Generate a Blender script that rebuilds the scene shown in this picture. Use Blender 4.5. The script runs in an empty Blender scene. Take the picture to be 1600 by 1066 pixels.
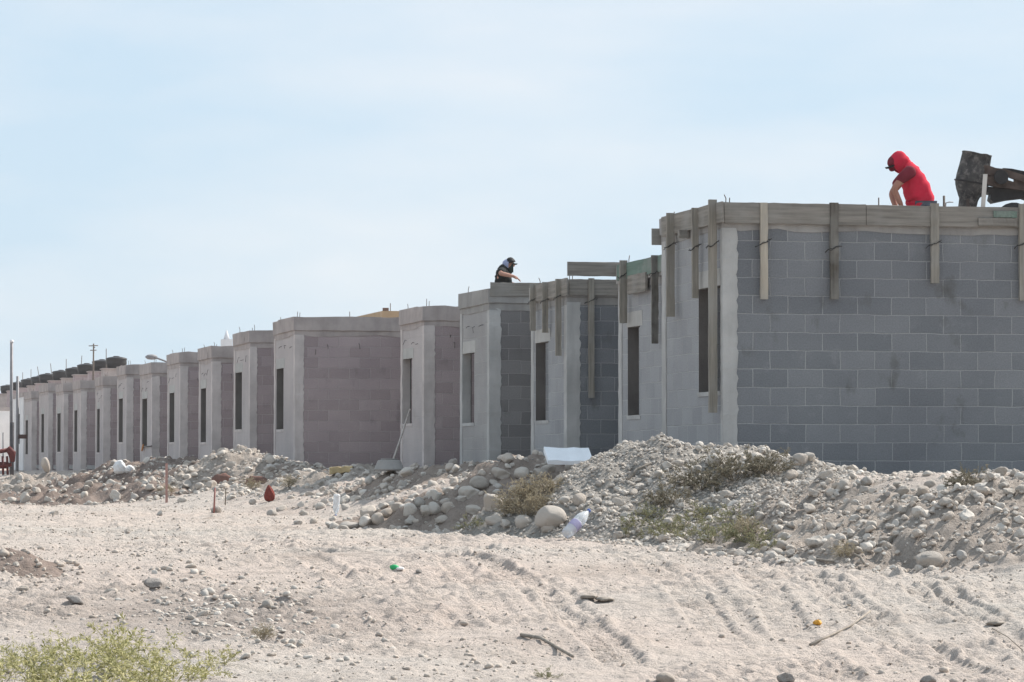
import bpy, bmesh, math, random
import numpy as np
from mathutils import Vector, Matrix

S = bpy.context.scene
COL = S.collection
R = math.radians
# ------------------------------------------------------------------ camera, sky, sun, exposure
TH = R(12.95)                 # the camera looks 12.95 deg to the right of the street's direction (+Y)
FPX = 5348.0                  # focal length in pixels of a 1600 wide frame
CZ = 0.7
PITCH = math.atan((728 - 533) / FPX)
cd = bpy.data.cameras.new('camera'); cam = bpy.data.objects.new('camera', cd); COL.objects.link(cam)
cam.location = (0, 0, CZ); cam.rotation_euler = (R(90) + PITCH, 0, -TH)
cd.sensor_width = 36; cd.lens = FPX / 1600 * 36; cd.clip_start = 0.5; cd.clip_end = 6000
S.camera = cam
S.view_settings.view_transform = 'Standard'; S.view_settings.look = 'None'
S.view_settings.gamma = 1; S.view_settings.use_curve_mapping = False
S.view_settings.exposure = 0.6
SUN_EL, SUN_AZ = R(43), R(68)  # azimuth measured from +Y towards +X
w = bpy.data.worlds.new('World'); S.world = w; w.use_nodes = True
wn, wl = w.node_tree.nodes, w.node_tree.links
bg = wn['Background']; bg.inputs['Strength'].default_value = 0.125
sky = wn.new('ShaderNodeTexSky'); sky.sky_type = 'NISHITA'; sky.sun_disc = False
sky.sun_elevation = SUN_EL; sky.sun_rotation = SUN_AZ
sky.air_density = 1.0; sky.dust_density = 0.6; sky.ozone_density = 1.0
tc = wn.new('ShaderNodeTexCoord'); mp = wn.new('ShaderNodeMapping'); mp.inputs['Scale'].default_value = (7, 7, 26)
nz = wn.new('ShaderNodeTexNoise'); nz.inputs['Scale'].default_value = 1.0; nz.inputs['Detail'].default_value = 5
rp = wn.new('ShaderNodeMapRange'); rp.inputs['From Min'].default_value = 0.38; rp.inputs['From Max'].default_value = 0.75
rp.inputs['To Min'].default_value = 0.0; rp.inputs['To Max'].default_value = 1.0
mx = wn.new('ShaderNodeMix'); mx.data_type = 'RGBA'
wl.new(tc.outputs['Generated'], mp.inputs['Vector']); wl.new(mp.outputs['Vector'], nz.inputs['Vector'])
wl.new(nz.outputs['Fac'], rp.inputs['Value']); wl.new(rp.outputs['Result'], mx.inputs[0])
mx.inputs[6].default_value = (3.12, 3.98, 4.75, 1); mx.inputs[7].default_value = (4.25, 4.55, 4.9, 1)   # thin high cirrus: bluer and paler patches
m2 = wn.new('ShaderNodeMix'); m2.data_type = 'RGBA'; m2.inputs[0].default_value = 0.93
wl.new(sky.outputs['Color'], m2.inputs[6]); wl.new(mx.outputs[2], m2.inputs[7]); wl.new(m2.outputs[2], bg.inputs['Color'])
sd = bpy.data.lights.new('sun', 'SUN'); sd.energy = 4.7; sd.angle = R(0.5); sd.color = (1, 0.95, 0.88)
sun = bpy.data.objects.new('sun', sd); COL.objects.link(sun)
sdir = Vector((math.sin(SUN_AZ) * math.cos(SUN_EL), math.cos(SUN_AZ) * math.cos(SUN_EL), math.sin(SUN_EL)))
sun.rotation_euler = sdir.to_track_quat('Z', 'Y').to_euler()

# ------------------------------------------------------------------ measuring helpers
ct, st = math.cos(TH), math.sin(TH)
RIGHT = Vector((ct, -st, 0)); FWD = Vector((st, ct, 0)); UP = Vector((0, 0, 1))
def ray(x, y):
    cp, sp = math.cos(PITCH), math.sin(PITCH)
    a, b = (x - 800) / FPX, (533 - y) / FPX
    d = RIGHT * a + (FWD * cp + UP * sp) + (UP * cp - FWD * sp) * b
    return d / d.dot(FWD)               # unit depth
def at(x, y, Z):                        # point of the place seen at a photo pixel, Z metres deep
    return Vector((0, 0, CZ)) + ray(x, y) * Z
def on_u(x, y, u):                      # ... on the vertical plane X = u
    d = ray(x, y); return Vector((0, 0, CZ)) + d * (u / d.x)
def on_v(x, y, v):
    d = ray(x, y); return Vector((0, 0, CZ)) + d * (v / d.y)
def on_z(x, y, z):
    d = ray(x, y); return Vector((0, 0, CZ)) + d * ((z - CZ) / d.z)

rng = np.random.default_rng(7)
random.seed(11)
# ------------------------------------------------------------------ numpy noise
def _h(ix, iy, s):
    n = (ix.astype(np.int64) * 374761393 + iy.astype(np.int64) * 668265263 + s * 1274126177) & 0x7fffffff
    n = ((n ^ (n >> 13)) * 1274126177) & 0x7fffffff
    return ((n ^ (n >> 16)) & 0xffff) / 65535.0
def vn(x, y, s=0):
    ix, iy = np.floor(x), np.floor(y); fx, fy = x - ix, y - iy
    fx = fx * fx * fx * (fx * (fx * 6 - 15) + 10); fy = fy * fy * fy * (fy * (fy * 6 - 15) + 10)
    a, b = _h(ix, iy, s), _h(ix + 1, iy, s); c, d = _h(ix, iy + 1, s), _h(ix + 1, iy + 1, s)
    return (a + (b - a) * fx) * (1 - fy) + (c + (d - c) * fx) * fy
def fbm(x, y, s=0, o=4, g=0.5):
    t, amp, n = 0, 1, 0
    for k in range(o):
        c, q = math.cos(0.7 * k + 0.3), math.sin(0.7 * k + 0.3)
        t = t + amp * (vn((x * c - y * q) * 2 ** k, (x * q + y * c) * 2 ** k, s + 17 * k) - 0.5); n += amp; amp *= g
    return t / n
def sst(a, b, x):
    t = np.clip((x - a) / (b - a), 0, 1); return t * t * (3 - 2 * t)

# ------------------------------------------------------------------ object helpers
def link_mesh(name, me, parent=None):
    o = bpy.data.objects.new(name, me); COL.objects.link(o)
    if parent: o.parent = parent
    return o
def tag(o, label=None, cat=None, group=None, kind=None):
    if label: o['label'] = label
    if cat: o['category'] = cat
    if group: o['group'] = group
    if kind: o['kind'] = kind
    return o
def empty(name, loc=(0, 0, 0), rz=0):
    o = bpy.data.objects.new(name, None); COL.objects.link(o); o.location = loc; o.rotation_euler = (0, 0, rz)
    o.empty_display_size = 0.2
    return o
def npmesh(name, V, F, mat, smooth=False, attr=None):
    """fast mesh from numpy verts and an (n,k) face array"""
    V = np.asarray(V, dtype=np.float32); F = np.asarray(F, dtype=np.int32)
    me = bpy.data.meshes.new(name); k = F.shape[1]
    me.vertices.add(len(V)); me.vertices.foreach_set('co', V.ravel())
    me.loops.add(F.size); me.loops.foreach_set('vertex_index', F.ravel())
    me.polygons.add(len(F)); me.polygons.foreach_set('loop_start', np.arange(0, F.size, k, dtype=np.int32))
    me.polygons.foreach_set('use_smooth', np.full(len(F), smooth, dtype=bool))
    if attr is not None:
        a = me.attributes.new('tint', 'FLOAT', 'FACE'); a.data.foreach_set('value', np.asarray(attr, dtype=np.float32))
    me.update(calc_edges=True); me.validate(); me.materials.append(mat)
    return me
class MB:
    """collects shapes; build() links them as one mesh object, UVs in metres"""
    def __init__(s): s.v = []; s.f = []; s.sm = []
    def add(s, V, F, smooth=False):
        b = len(s.v); s.v += [tuple(p) for p in V]; s.f += [tuple(i + b for i in f) for f in F]; s.sm += [smooth] * len(F)
        return s
    def box(s, a, b):
        x0, y0, z0 = [min(p, q) for p, q in zip(a, b)]; x1, y1, z1 = [max(p, q) for p, q in zip(a, b)]
        V = [(x0, y0, z0), (x1, y0, z0), (x1, y1, z0), (x0, y1, z0), (x0, y0, z1), (x1, y0, z1), (x1, y1, z1), (x0, y1, z1)]
        return s.add(V, [(0, 3, 2, 1), (4, 5, 6, 7), (0, 1, 5, 4), (1, 2, 6, 5), (2, 3, 7, 6), (3, 0, 4, 7)])
    def rbox(s, ax, a, b, seg=12, jit=0.006, seed=0):
        """box cut into segments along axis ax with slightly uneven edges: sawn timber, rough cast concrete"""
        r = random.Random(seed); lo = [min(p, q) for p, q in zip(a, b)]; hi = [max(p, q) for p, q in zip(a, b)]
        o1, o2 = [(1, 2), (2, 0), (0, 1)][ax]
        V = []
        for i in range(seg + 1):
            t = lo[ax] + (hi[ax] - lo[ax]) * i / seg
            for (p, q) in ((lo[o1], lo[o2]), (hi[o1], lo[o2]), (hi[o1], hi[o2]), (lo[o1], hi[o2])):
                c = [0, 0, 0]; c[ax] = t; c[o1] = p + r.uniform(-jit, jit); c[o2] = q + r.uniform(-jit, jit); V.append(c)
        F = [(3, 2, 1, 0), tuple(4 * seg + k for k in range(4))]
        for i in range(seg):
            for k in range(4):
                F.append((4 * i + k, 4 * i + (k + 1) % 4, 4 * i + 4 + (k + 1) % 4, 4 * i + 4 + k))
        return s.add(V, F)
    def tube(s, pts, rad, n=6, smooth=True):
        pts = [Vector(p) for p in pts]; V = []; F = []
        rad = rad if isinstance(rad, (list, tuple)) else [rad] * len(pts)
        for i, p in enumerate(pts):
            d = (pts[min(i + 1, len(pts) - 1)] - pts[max(i - 1, 0)]).normalized()
            e = d.cross(Vector((0.31, 0.22, 0.9) if abs(d.z) < 0.9 else (1, 0.1, 0))).normalized(); g = d.cross(e)
            for k in range(n):
                a = 2 * math.pi * k / n; V.append(p + (e * math.cos(a) + g * math.sin(a)) * rad[i])
        for i in range(len(pts) - 1):
            for k in range(n):
                F.append((i * n + k, i * n + (k + 1) % n, (i + 1) * n + (k + 1) % n, (i + 1) * n + k))
        F.append(tuple(reversed(range(n)))); F.append(tuple((len(pts) - 1) * n + k for k in range(n)))
        return s.add(V, F, smooth)
    def lathe(s, prof, n=24, M=None, smooth=True):
        """profile [(r,z)...] spun round z, then moved by M"""
        V = []; F = []; M = M or Matrix()
        for (r_, z_) in prof:
            for k in range(n):
                a = 2 * math.pi * k / n; V.append(M @ Vector((r_ * math.cos(a), r_ * math.sin(a), z_)))
        for i in range(len(prof) - 1):
            for k in range(n):
                F.append((i * n + k, i * n + (k + 1) % n, (i + 1) * n + (k + 1) % n, (i + 1) * n + k))
        F.append(tuple(reversed(range(n)))); F.append(tuple((len(prof) - 1) * n + k for k in range(n)))
        return s.add(V, F, smooth)
    def build(s, name, mat, parent=None, bevel=0):
        me = bpy.data.meshes.new(name); me.from_pydata([tuple(p) for p in s.v], [], s.f); me.materials.append(mat)
        me.polygons.foreach_set('use_smooth', s.sm)
        uv = me.uv_layers.new(name='UVMap')
        me.update()
        for p in me.polygons:
            n = p.normal; ax = max(range(3), key=lambda k: abs(n[k]))
            for li in p.loop_indices:
                c = me.vertices[me.loops[li].vertex_index].co
                uv.data[li].uv = [(c.y, c.z), (c.x, c.z), (c.x, c.y)][ax]
        o = link_mesh(name, me, parent)
        if bevel:
            m = o.modifiers.new('bevel', 'BEVEL'); m.width = bevel; m.segments = 2; m.limit_method = 'ANGLE'
        return o
def wall(axis, t0, t1, s0, s1, z0, z1, holes=()):
    """wall sheet of real thickness: axis 'u' stands on X=t0..t1 and runs along Y=s0..s1, axis 'v' the other way; holes (a,b,za,zb)"""
    xs = sorted({s0, s1, *[q for h in holes for q in h[:2]]}); zs = sorted({z0, z1, *[q for h in holes for q in h[2:]]})
    nx, nz_ = len(xs) - 1, len(zs) - 1
    def solid(i, j):
        if not (0 <= i < nx and 0 <= j < nz_): return False
        cx, cz = (xs[i] + xs[i + 1]) / 2, (zs[j] + zs[j + 1]) / 2
        return not any(h[0] < cx < h[1] and h[2] < cz < h[3] for h in holes)
    V = []; idx = {}
    def vid(i, j, k):
        if (i, j, k) not in idx:
            t = t1 if k else t0; idx[i, j, k] = len(V)
            V.append((t, xs[i], zs[j]) if axis == 'u' else (xs[i], t, zs[j]))
        return idx[i, j, k]
    F = []
    for i in range(nx):
        for j in range(nz_):
            if not solid(i, j): continue
            q = [(i, j), (i + 1, j), (i + 1, j + 1), (i, j + 1)]
            F.append([vid(*p, 0) for p in q]); F.append([vid(*p, 1) for p in reversed(q)])
            for (a, b, ni, nj) in ((0, 1, i, j - 1), (1, 2, i + 1, j), (2, 3, i, j + 1), (3, 0, i - 1, j)):
                if not solid(ni, nj):
                    F.append([vid(*q[b], 0), vid(*q[a], 0), vid(*q[a], 1), vid(*q[b], 1)])
    if axis == 'u': F = [list(reversed(f)) for f in F]
    return MB().add(V, F)

# ------------------------------------------------------------------ materials
class N:
    def __init__(s, name, rough=0.9):
        s.m = bpy.data.materials.new(name); s.m.use_nodes = True; s.t = s.m.node_tree
        s.b = s.t.nodes['Principled BSDF']; s.b.inputs['Roughness'].default_value = rough
        s.b.inputs['Specular IOR Level'].default_value = 0.2
    def n(s, typ, **kw):
        x = s.t.nodes.new(typ)
        for k, v in kw.items(): setattr(x, k, v)
        return x
    def l(s, a, b): s.t.links.new(a, b)
    def coord(s, out='Object', scale=(1, 1, 1)):
        t = s.n('ShaderNodeTexCoord'); m = s.n('ShaderNodeMapping'); m.inputs['Scale'].default_value = scale
        s.l(t.outputs[out], m.inputs['Vector']); return m.outputs['Vector']
    def noise(s, vec, scale, detail=4, rough=0.55):
        x = s.n('ShaderNodeTexNoise'); x.inputs['Scale'].default_value = scale; x.inputs['Detail'].default_value = detail
        x.inputs['Roughness'].default_value = rough; s.l(vec, x.inputs['Vector']); return x.outputs['Fac']
    def rng(s, val, a, b, c=0.0, d=1.0):
        x = s.n('ShaderNodeMapRange'); s.l(val, x.inputs['Value'])
        for k, q in zip(('From Min', 'From Max', 'To Min', 'To Max'), (a, b, c, d)): x.inputs[k].default_value = q
        return x.outputs['Result']
    def mix(s, fac, a, b, mode='MIX'):
        x = s.n('ShaderNodeMix', data_type='RGBA', blend_type=mode)
        for sock, q in ((x.inputs[0], fac), (x.inputs[6], a), (x.inputs[7], b)):
            if isinstance(q, (int, float)): sock.default_value = q
            elif isinstance(q, tuple): sock.default_value = (*q, 1)
            else: s.l(q, sock)
        return x.outputs[2]
    def math(s, op, a, b=0.0):
        x = s.n('ShaderNodeMath', operation=op)
        for sock, q in ((x.inputs[0], a), (x.inputs[1], b)):
            if isinstance(q, (int, float)): sock.default_value = q
            else: s.l(q, sock)
        return x.outputs[0]
    def bump(s, h, dist=0.01, strength=1.0):
        x = s.n('ShaderNodeBump'); x.inputs['Distance'].default_value = dist; x.inputs['Strength'].default_value = strength
        s.l(h, x.inputs['Height']); s.l(x.outputs['Normal'], s.b.inputs['Normal'])
    def col(s, c):
        if isinstance(c, tuple): s.b.inputs['Base Color'].default_value = (*c, 1)
        else: s.l(c, s.b.inputs['Base Color'])
        return s
def plain(name, c, rough=0.8, var=0.25, scale=8, bump=0.003, metal=0):
    k = N(name, rough); v = k.coord()
    f = k.noise(v, scale, 5)
    k.col(k.mix(k.rng(f, 0.3, 0.7), tuple(q * (1 - var) for q in c), tuple(min(q * (1 + var), 0.95) for q in c)))
    k.b.inputs['Metallic'].default_value = metal
    if bump: k.bump(f, bump)
    return k.m
def block_mat(name, c1, c2, mortar, smear=0.3, seed=0.0, stain=0.5, msize=0.0065, show=1.0):
    """bare concrete block in running bond; show < 1 where a thin render hides the courses"""
    k = N(name, 0.95); t = k.n('ShaderNodeTexCoord'); mpg = k.n('ShaderNodeMapping')
    mpg.inputs['Location'].default_value = (seed, 0.03, 0); k.l(t.outputs['UV'], mpg.inputs['Vector'])
    # wobble the joints a little
    wob = k.n('ShaderNodeTexNoise'); wob.inputs['Scale'].default_value = 3.0; k.l(t.outputs['UV'], wob.inputs['Vector'])
    va = k.n('ShaderNodeVectorMath', operation='SCALE'); va.inputs['Scale'].default_value = 0.03; k.l(wob.outputs['Color'], va.inputs[0])
    vb = k.n('ShaderNodeVectorMath', operation='ADD'); k.l(mpg.outputs['Vector'], vb.inputs[0]); k.l(va.outputs[0], vb.inputs[1])
    br = k.n('ShaderNodeTexBrick'); k.l(vb.outputs[0], br.inputs['Vector']); br.offset = 0.5
    for nm, q in (('Scale', 1.0), ('Brick Width', 0.4), ('Row Height', 0.2), ('Mortar Size', msize), ('Mortar Smooth', 0.35), ('Bias', 0.0)):
        br.inputs[nm].default_value = q
    br.inputs['Color1'].default_value = (*c1, 1); br.inputs['Color2'].default_value = (*c2, 1); br.inputs['Mortar'].default_value = (*mortar, 1)
    uv = t.outputs['UV']
    big = k.noise(uv, 0.9, 4); mid = k.noise(uv, 5, 6, 0.65); fine = k.noise(uv, 60, 4, 0.7)
    plast = tuple(0.25 * a + 0.3 * b + 0.45 * m_ for a, b, m_ in zip(c1, c2, mortar))
    # mortar smeared over faces in patches, joints weak in places
    c = k.mix(k.rng(mid, 0.56, 0.78, 1 - show, min(1.0, 1 - show + smear)), br.outputs['Color'], plast)
    c = k.mix(1.0, c, k.mix(k.rng(big, 0.3, 0.7), (0.8, 0.8, 0.82), (1.0, 1.0, 1.0)), 'MULTIPLY')
    c = k.mix(1.0, c, k.mix(k.rng(fine, 0.3, 0.7), (0.74, 0.74, 0.75), (1.06, 1.06, 1.05)), 'MULTIPLY')
    blot = k.noise(k_scaled(k, uv, (1.0, 0.6, 1)), 2.3, 5, 0.6)
    c = k.mix(k.rng(blot, 0.60, 0.74, 0, stain), c, (0.09, 0.088, 0.08))
    k.col(c)
    h = k.math('ADD', k.math('MULTIPLY', br.outputs['Fac'], -0.9 * show), k.math('ADD', k.math('MULTIPLY', fine, 0.5), k.math('MULTIPLY', mid, 0.8)))
    k.bump(h, 0.008)
    return k.m
def k_scaled(k, vec, sc):
    m = k.n('ShaderNodeMapping'); m.inputs['Scale'].default_value = sc; k.l(vec, m.inputs['Vector']); return m.outputs['Vector']
def cast_mat(name, c, var=0.22, streak=0.3):
    """cast or trowelled concrete"""
    k = N(name, 0.95); t = k.n('ShaderNodeTexCoord'); uv = t.outputs['Object']
    a = k.noise(uv, 2.2, 6, 0.6); b = k.noise(k_scaled(k, uv, (9, 9, 1.2)), 1.0, 4); f = k.noise(uv, 45, 5, 0.7)
    c_ = k.mix(k.rng(a, 0.3, 0.72), tuple(q * (1 - var) for q in c), tuple(q * (1 + var * 0.7) for q in c))
    c_ = k.mix(k.rng(b, 0.5, 0.75, 0, streak), c_, tuple(q * 0.6 for q in c))
    c_ = k.mix(k.rng(f, 0.62, 0.78, 0, 0.45), c_, tuple(q * 0.55 for q in c))
    k.col(c_); k.bump(k.math('ADD', f, a), 0.008)
    return k.m
def wood_mat(name, c, axis, dark=0.5):
    sc = [26, 26, 26]; sc[axis] = 1.4
    k = N(name, 0.85); v = k.coord('Object', tuple(sc)); v2 = k.coord('Object')
    g = k.noise(v, 1.0, 5, 0.6); a = k.noise(v2, 2.5, 4)
    c_ = k.mix(k.rng(g, 0.3, 0.7), tuple(q * (1 - dark) for q in c), c)
    c_ = k.mix(k.rng(a, 0.45, 0.75, 0, 0.7), c_, (0.30, 0.29, 0.27))
    k.col(c_); k.bump(g, 0.004)
    return k.m
def stone_mat(name, tint_from, cols):
    k = N(name, 0.95); v = k.coord('Object')
    if tint_from == 'attr':
        a = k.n('ShaderNodeAttribute', attribute_name='tint'); r_ = a.outputs['Fac']
    else:
        a = k.n('ShaderNodeObjectInfo'); r_ = a.outputs['Random']
    ramp = k.n('ShaderNodeValToRGB'); e = ramp.color_ramp.elements
    e[0].position = 0; e[0].color = (*cols[0], 1); e[1].position = 1; e[1].color = (*cols[-1], 1)
    for i, c in enumerate(cols[1:-1]):
        q = e.new((i + 1) / (len(cols) - 1)); q.color = (*c, 1)
    k.l(r_, ramp.inputs['Fac'])
    a1 = k.noise(v, 9 if tint_from == 'attr' else 5, 5, 0.6); f = k.noise(v, 50, 4, 0.7)
    c = k.mix(k.rng(a1, 0.3, 0.7, 0, 0.55), ramp.outputs['Color'], (0.50, 0.445, 0.39))
    c = k.mix(k.rng(f, 0.55, 0.75, 0, 0.45), c, (0.2, 0.19, 0.175))
    k.col(c); k.bump(k.math('ADD', f, a1), 0.006)
    return k.m
def earth_mat(name, ca, cb, cc, big=0.35, lumps=6.0, bump=0.03):
    k = N(name, 1.0); k.b.inputs['Specular IOR Level'].default_value = 0.05; v = k.coord('Object')
    a = k.noise(v, big, 5, 0.6); b = k.noise(v, lumps, 6, 0.65); f = k.noise(v, lumps * 7, 4, 0.7)
    c = k.mix(k.rng(a, 0.32, 0.68), ca, cb)
    c = k.mix(k.rng(b, 0.45, 0.72, 0, 0.75), c, cc)
    c = k.mix(1.0, c, k.mix(k.rng(f, 0.3, 0.7), (0.78, 0.77, 0.76), (1.0, 1.0, 1.0)), 'MULTIPLY')
    k.col(c); k.bump(k.math('ADD', k.math('MULTIPLY', b, 0.6), k.math('MULTIPLY', f, 0.4)), bump)
    return k.m
def leaf_mat(name, ca, cb, trans=0.25):
    k = N(name, 0.7); a = k.n('ShaderNodeAttribute', attribute_name='tint')
    k.col(k.mix(a.outputs['Fac'], ca, cb))
    tr = k.n('ShaderNodeBsdfTranslucent'); k.l(k.mix(a.outputs['Fac'], ca, cb), tr.inputs['Color'])
    ms = k.n('ShaderNodeMixShader'); ms.inputs[0].default_value = trans
    out = k.t.nodes['Material Output']; k.l(k.b.outputs[0], ms.inputs[1]); k.l(tr.outputs[0], ms.inputs[2]); k.l(ms.outputs[0], out.inputs['Surface'])
    return k.m

M = {}
k_ = N('lane_dirt', 1.0); k_.b.inputs['Specular IOR Level'].default_value = 0.05; v = k_.coord()
n1, n2, n3, n4 = k_.noise(v, 0.16, 5, 0.6), k_.noise(v, 0.55, 6, 0.65), k_.noise(v, 5, 6, 0.7), k_.noise(v, 34, 5, 0.75)
c_ = k_.mix(k_.rng(n1, .35, .65), (0.525, 0.44, 0.388), (0.49, 0.447, 0.405))
c_ = k_.mix(k_.rng(n2, .53, .68, 0, .55), c_, (0.30, 0.245, 0.21))
c_ = k_.mix(k_.rng(n3, .50, .70, 0, .5), c_, (0.33, 0.285, 0.245))
c_ = k_.mix(k_.rng(n4, .56, .70, 0, .6), c_, (0.27, 0.235, 0.205)); c_ = k_.mix(k_.rng(n4, .42, .30, 0, .5), c_, (0.58, 0.545, 0.50))
pc = on_z(330, 958, -0.2)
vm = k_.n('ShaderNodeMapping'); vm.inputs['Location'].default_value = (-pc.x / 1.5, -pc.y / 2.6, 0); vm.inputs['Scale'].default_value = (1 / 1.5, 1 / 2.6, 0); k_.l(v, vm.inputs['Vector'])
ln = k_.n('ShaderNodeVectorMath', operation='LENGTH'); k_.l(vm.outputs['Vector'], ln.inputs[0])
msk = k_.rng(k_.math('ADD', ln.outputs['Value'], k_.math('MULTIPLY', n2, 1.6)), 1.75, 1.15, 0, .62)
c_ = k_.mix(k_.math('MULTIPLY', msk, k_.rng(n3, .35, .6, .5, 1)), c_, (0.215, 0.18, 0.16))      # freshly turned darker soil
k_.col(c_); k_.bump(k_.math('ADD', k_.math('MULTIPLY', n3, 1.0), k_.math('MULTIPLY', n4, 0.28)), 0.085); M['ground'] = k_.m
M['gravel_heap'] = earth_mat('grey_gravel', (0.44, 0.41, 0.375), (0.52, 0.485, 0.445), (0.29, 0.265, 0.24), 0.6, 12, 0.08)
M['brown_heap'] = earth_mat('brown_soil', (0.36, 0.295, 0.25), (0.30, 0.255, 0.225), (0.20, 0.16, 0.135), 0.6, 6, 0.05)
M['dark_heap'] = earth_mat('dark_soil', (0.22, 0.17, 0.145), (0.29, 0.235, 0.205), (0.14, 0.108, 0.092), 0.5, 5, 0.05)
M['pale_heap'] = earth_mat('pale_soil', (0.51, 0.45, 0.395), (0.45, 0.39, 0.345), (0.29, 0.245, 0.215), 0.5, 9, 0.08)
M['stone'] = stone_mat('river_stone', 'obj', [(0.39, 0.35, 0.31), (0.52, 0.47, 0.42), (0.45, 0.39, 0.335), (0.58, 0.535, 0.48), (0.36, 0.335, 0.31)])
M['stone_fine'] = stone_mat('rubble_stone', 'attr', [(0.33, 0.30, 0.275), (0.52, 0.475, 0.425), (0.41, 0.355, 0.305), (0.62, 0.575, 0.52), (0.37, 0.345, 0.32)])
M['clod'] = stone_mat('dirt_clod', 'attr', [(0.44, 0.37, 0.315), (0.50, 0.435, 0.375), (0.36, 0.30, 0.255), (0.47, 0.42, 0.375)])
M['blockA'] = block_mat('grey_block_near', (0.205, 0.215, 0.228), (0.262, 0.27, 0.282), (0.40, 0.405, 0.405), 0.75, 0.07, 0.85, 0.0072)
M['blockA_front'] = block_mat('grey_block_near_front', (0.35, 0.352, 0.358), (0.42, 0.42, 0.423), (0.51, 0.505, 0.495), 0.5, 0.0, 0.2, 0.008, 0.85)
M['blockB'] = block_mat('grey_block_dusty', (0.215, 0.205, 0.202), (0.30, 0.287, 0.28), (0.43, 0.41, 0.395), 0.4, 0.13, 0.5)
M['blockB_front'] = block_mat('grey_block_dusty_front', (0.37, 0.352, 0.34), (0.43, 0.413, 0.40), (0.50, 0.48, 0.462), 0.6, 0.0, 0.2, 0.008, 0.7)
M['blockC'] = block_mat('old_block_flare_tint', (0.385, 0.308, 0.305), (0.49, 0.398, 0.395), (0.56, 0.48, 0.47), 0.9, 0.21, 0.5, 0.007, 0.8)  # lens-flare pink put into the colour, over warm dusty grey block
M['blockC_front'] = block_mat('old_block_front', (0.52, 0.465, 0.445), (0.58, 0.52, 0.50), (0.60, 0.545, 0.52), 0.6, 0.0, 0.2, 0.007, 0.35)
M['plaster'] = cast_mat('column_render', (0.46, 0.45, 0.435), 0.2, 0.35)
M['plaster_old'] = cast_mat('column_render_old', (0.58, 0.52, 0.495), 0.2, 0.35)
M['pale_concrete'] = cast_mat('pale_cast_concrete', (0.47, 0.455, 0.43), 0.15, 0.2)
M['beam'] = cast_mat('beam_concrete', (0.33, 0.315, 0.30), 0.25, 0.4)
M['beam_old'] = cast_mat('beam_concrete_old', (0.42, 0.365, 0.345), 0.25, 0.35)
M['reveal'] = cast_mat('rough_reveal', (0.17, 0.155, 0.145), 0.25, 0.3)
M['floor'] = cast_mat('screed', (0.3, 0.29, 0.28))
M['wood_z'] = wood_mat('batten_wood', (0.33, 0.30, 0.255), 2)
M['wood_z_pale'] = wood_mat('batten_wood_pale', (0.50, 0.44, 0.36), 2, 0.3)
M['wood_z_dark'] = wood_mat('batten_wood_dark', (0.14, 0.125, 0.105), 2, 0.6)
M['wood_x'] = wood_mat('board_wood', (0.29, 0.265, 0.235), 0)
M['wood_y'] = wood_mat('board_wood_front', (0.30, 0.27, 0.235), 1)
M['wood_green'] = wood_mat('board_green', (0.16, 0.23, 0.19), 1, 0.3)
M['wire'] = plain('tie_wire', (0.04, 0.038, 0.036), 0.6, 0.2, 20, 0)
M['rebar'] = plain('rebar_steel', (0.13, 0.105, 0.09), 0.7, 0.3, 30, 0)
M['white_paint'] = plain('white_paint', (0.72, 0.70, 0.69), 0.7, 0.06, 3, 0.002)
M['tank'] = plain('tank_plastic', (0.035, 0.033, 0.035), 0.5, 0.2, 4, 0)

# ------------------------------------------------------------------ ground
NEAR_LANE = 0.0
def track(pts, z=0.0):
    out = []
    for (x, y) in pts:
        zz = 0.0
        for _ in range(8):
            p = on_z(x, y, zz); zz = float(base_lane(np.array([p.x]), np.array([p.y]))[0])
        out.append((p.x, p.y))
    return out
def base_lane(u, v):
    Z = u * st + v * ct
    return -0.42 * (1 - sst(14.5, 27, Z))
def edge_u(u, v):
    """where the rubble bank begins, measured across the street"""
    e = 8.35 - 0.9 * sst(38, 46, v) - 2.3 * sst(44, 68, v) - 1.0 * sst(68, 100, v)
    return e + 1.1 * fbm(u * 0.0 + v * 0.35, u * 0.2, 5, 3)
def bank(u, v):
    e = edge_u(u, v); top = np.where(v < 44, 10.5, 10.3)
    return (0.62 - 0.16 * sst(36, 34, v) * 0 - 0.10 * sst(44, 55, v)) * sst(0, 1, (u - e) / (top - e)) - 0.10 * (1 - sst(35.0, 37.0, v)) * sst(10, 11.5, u)
TRACKS = []
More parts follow.
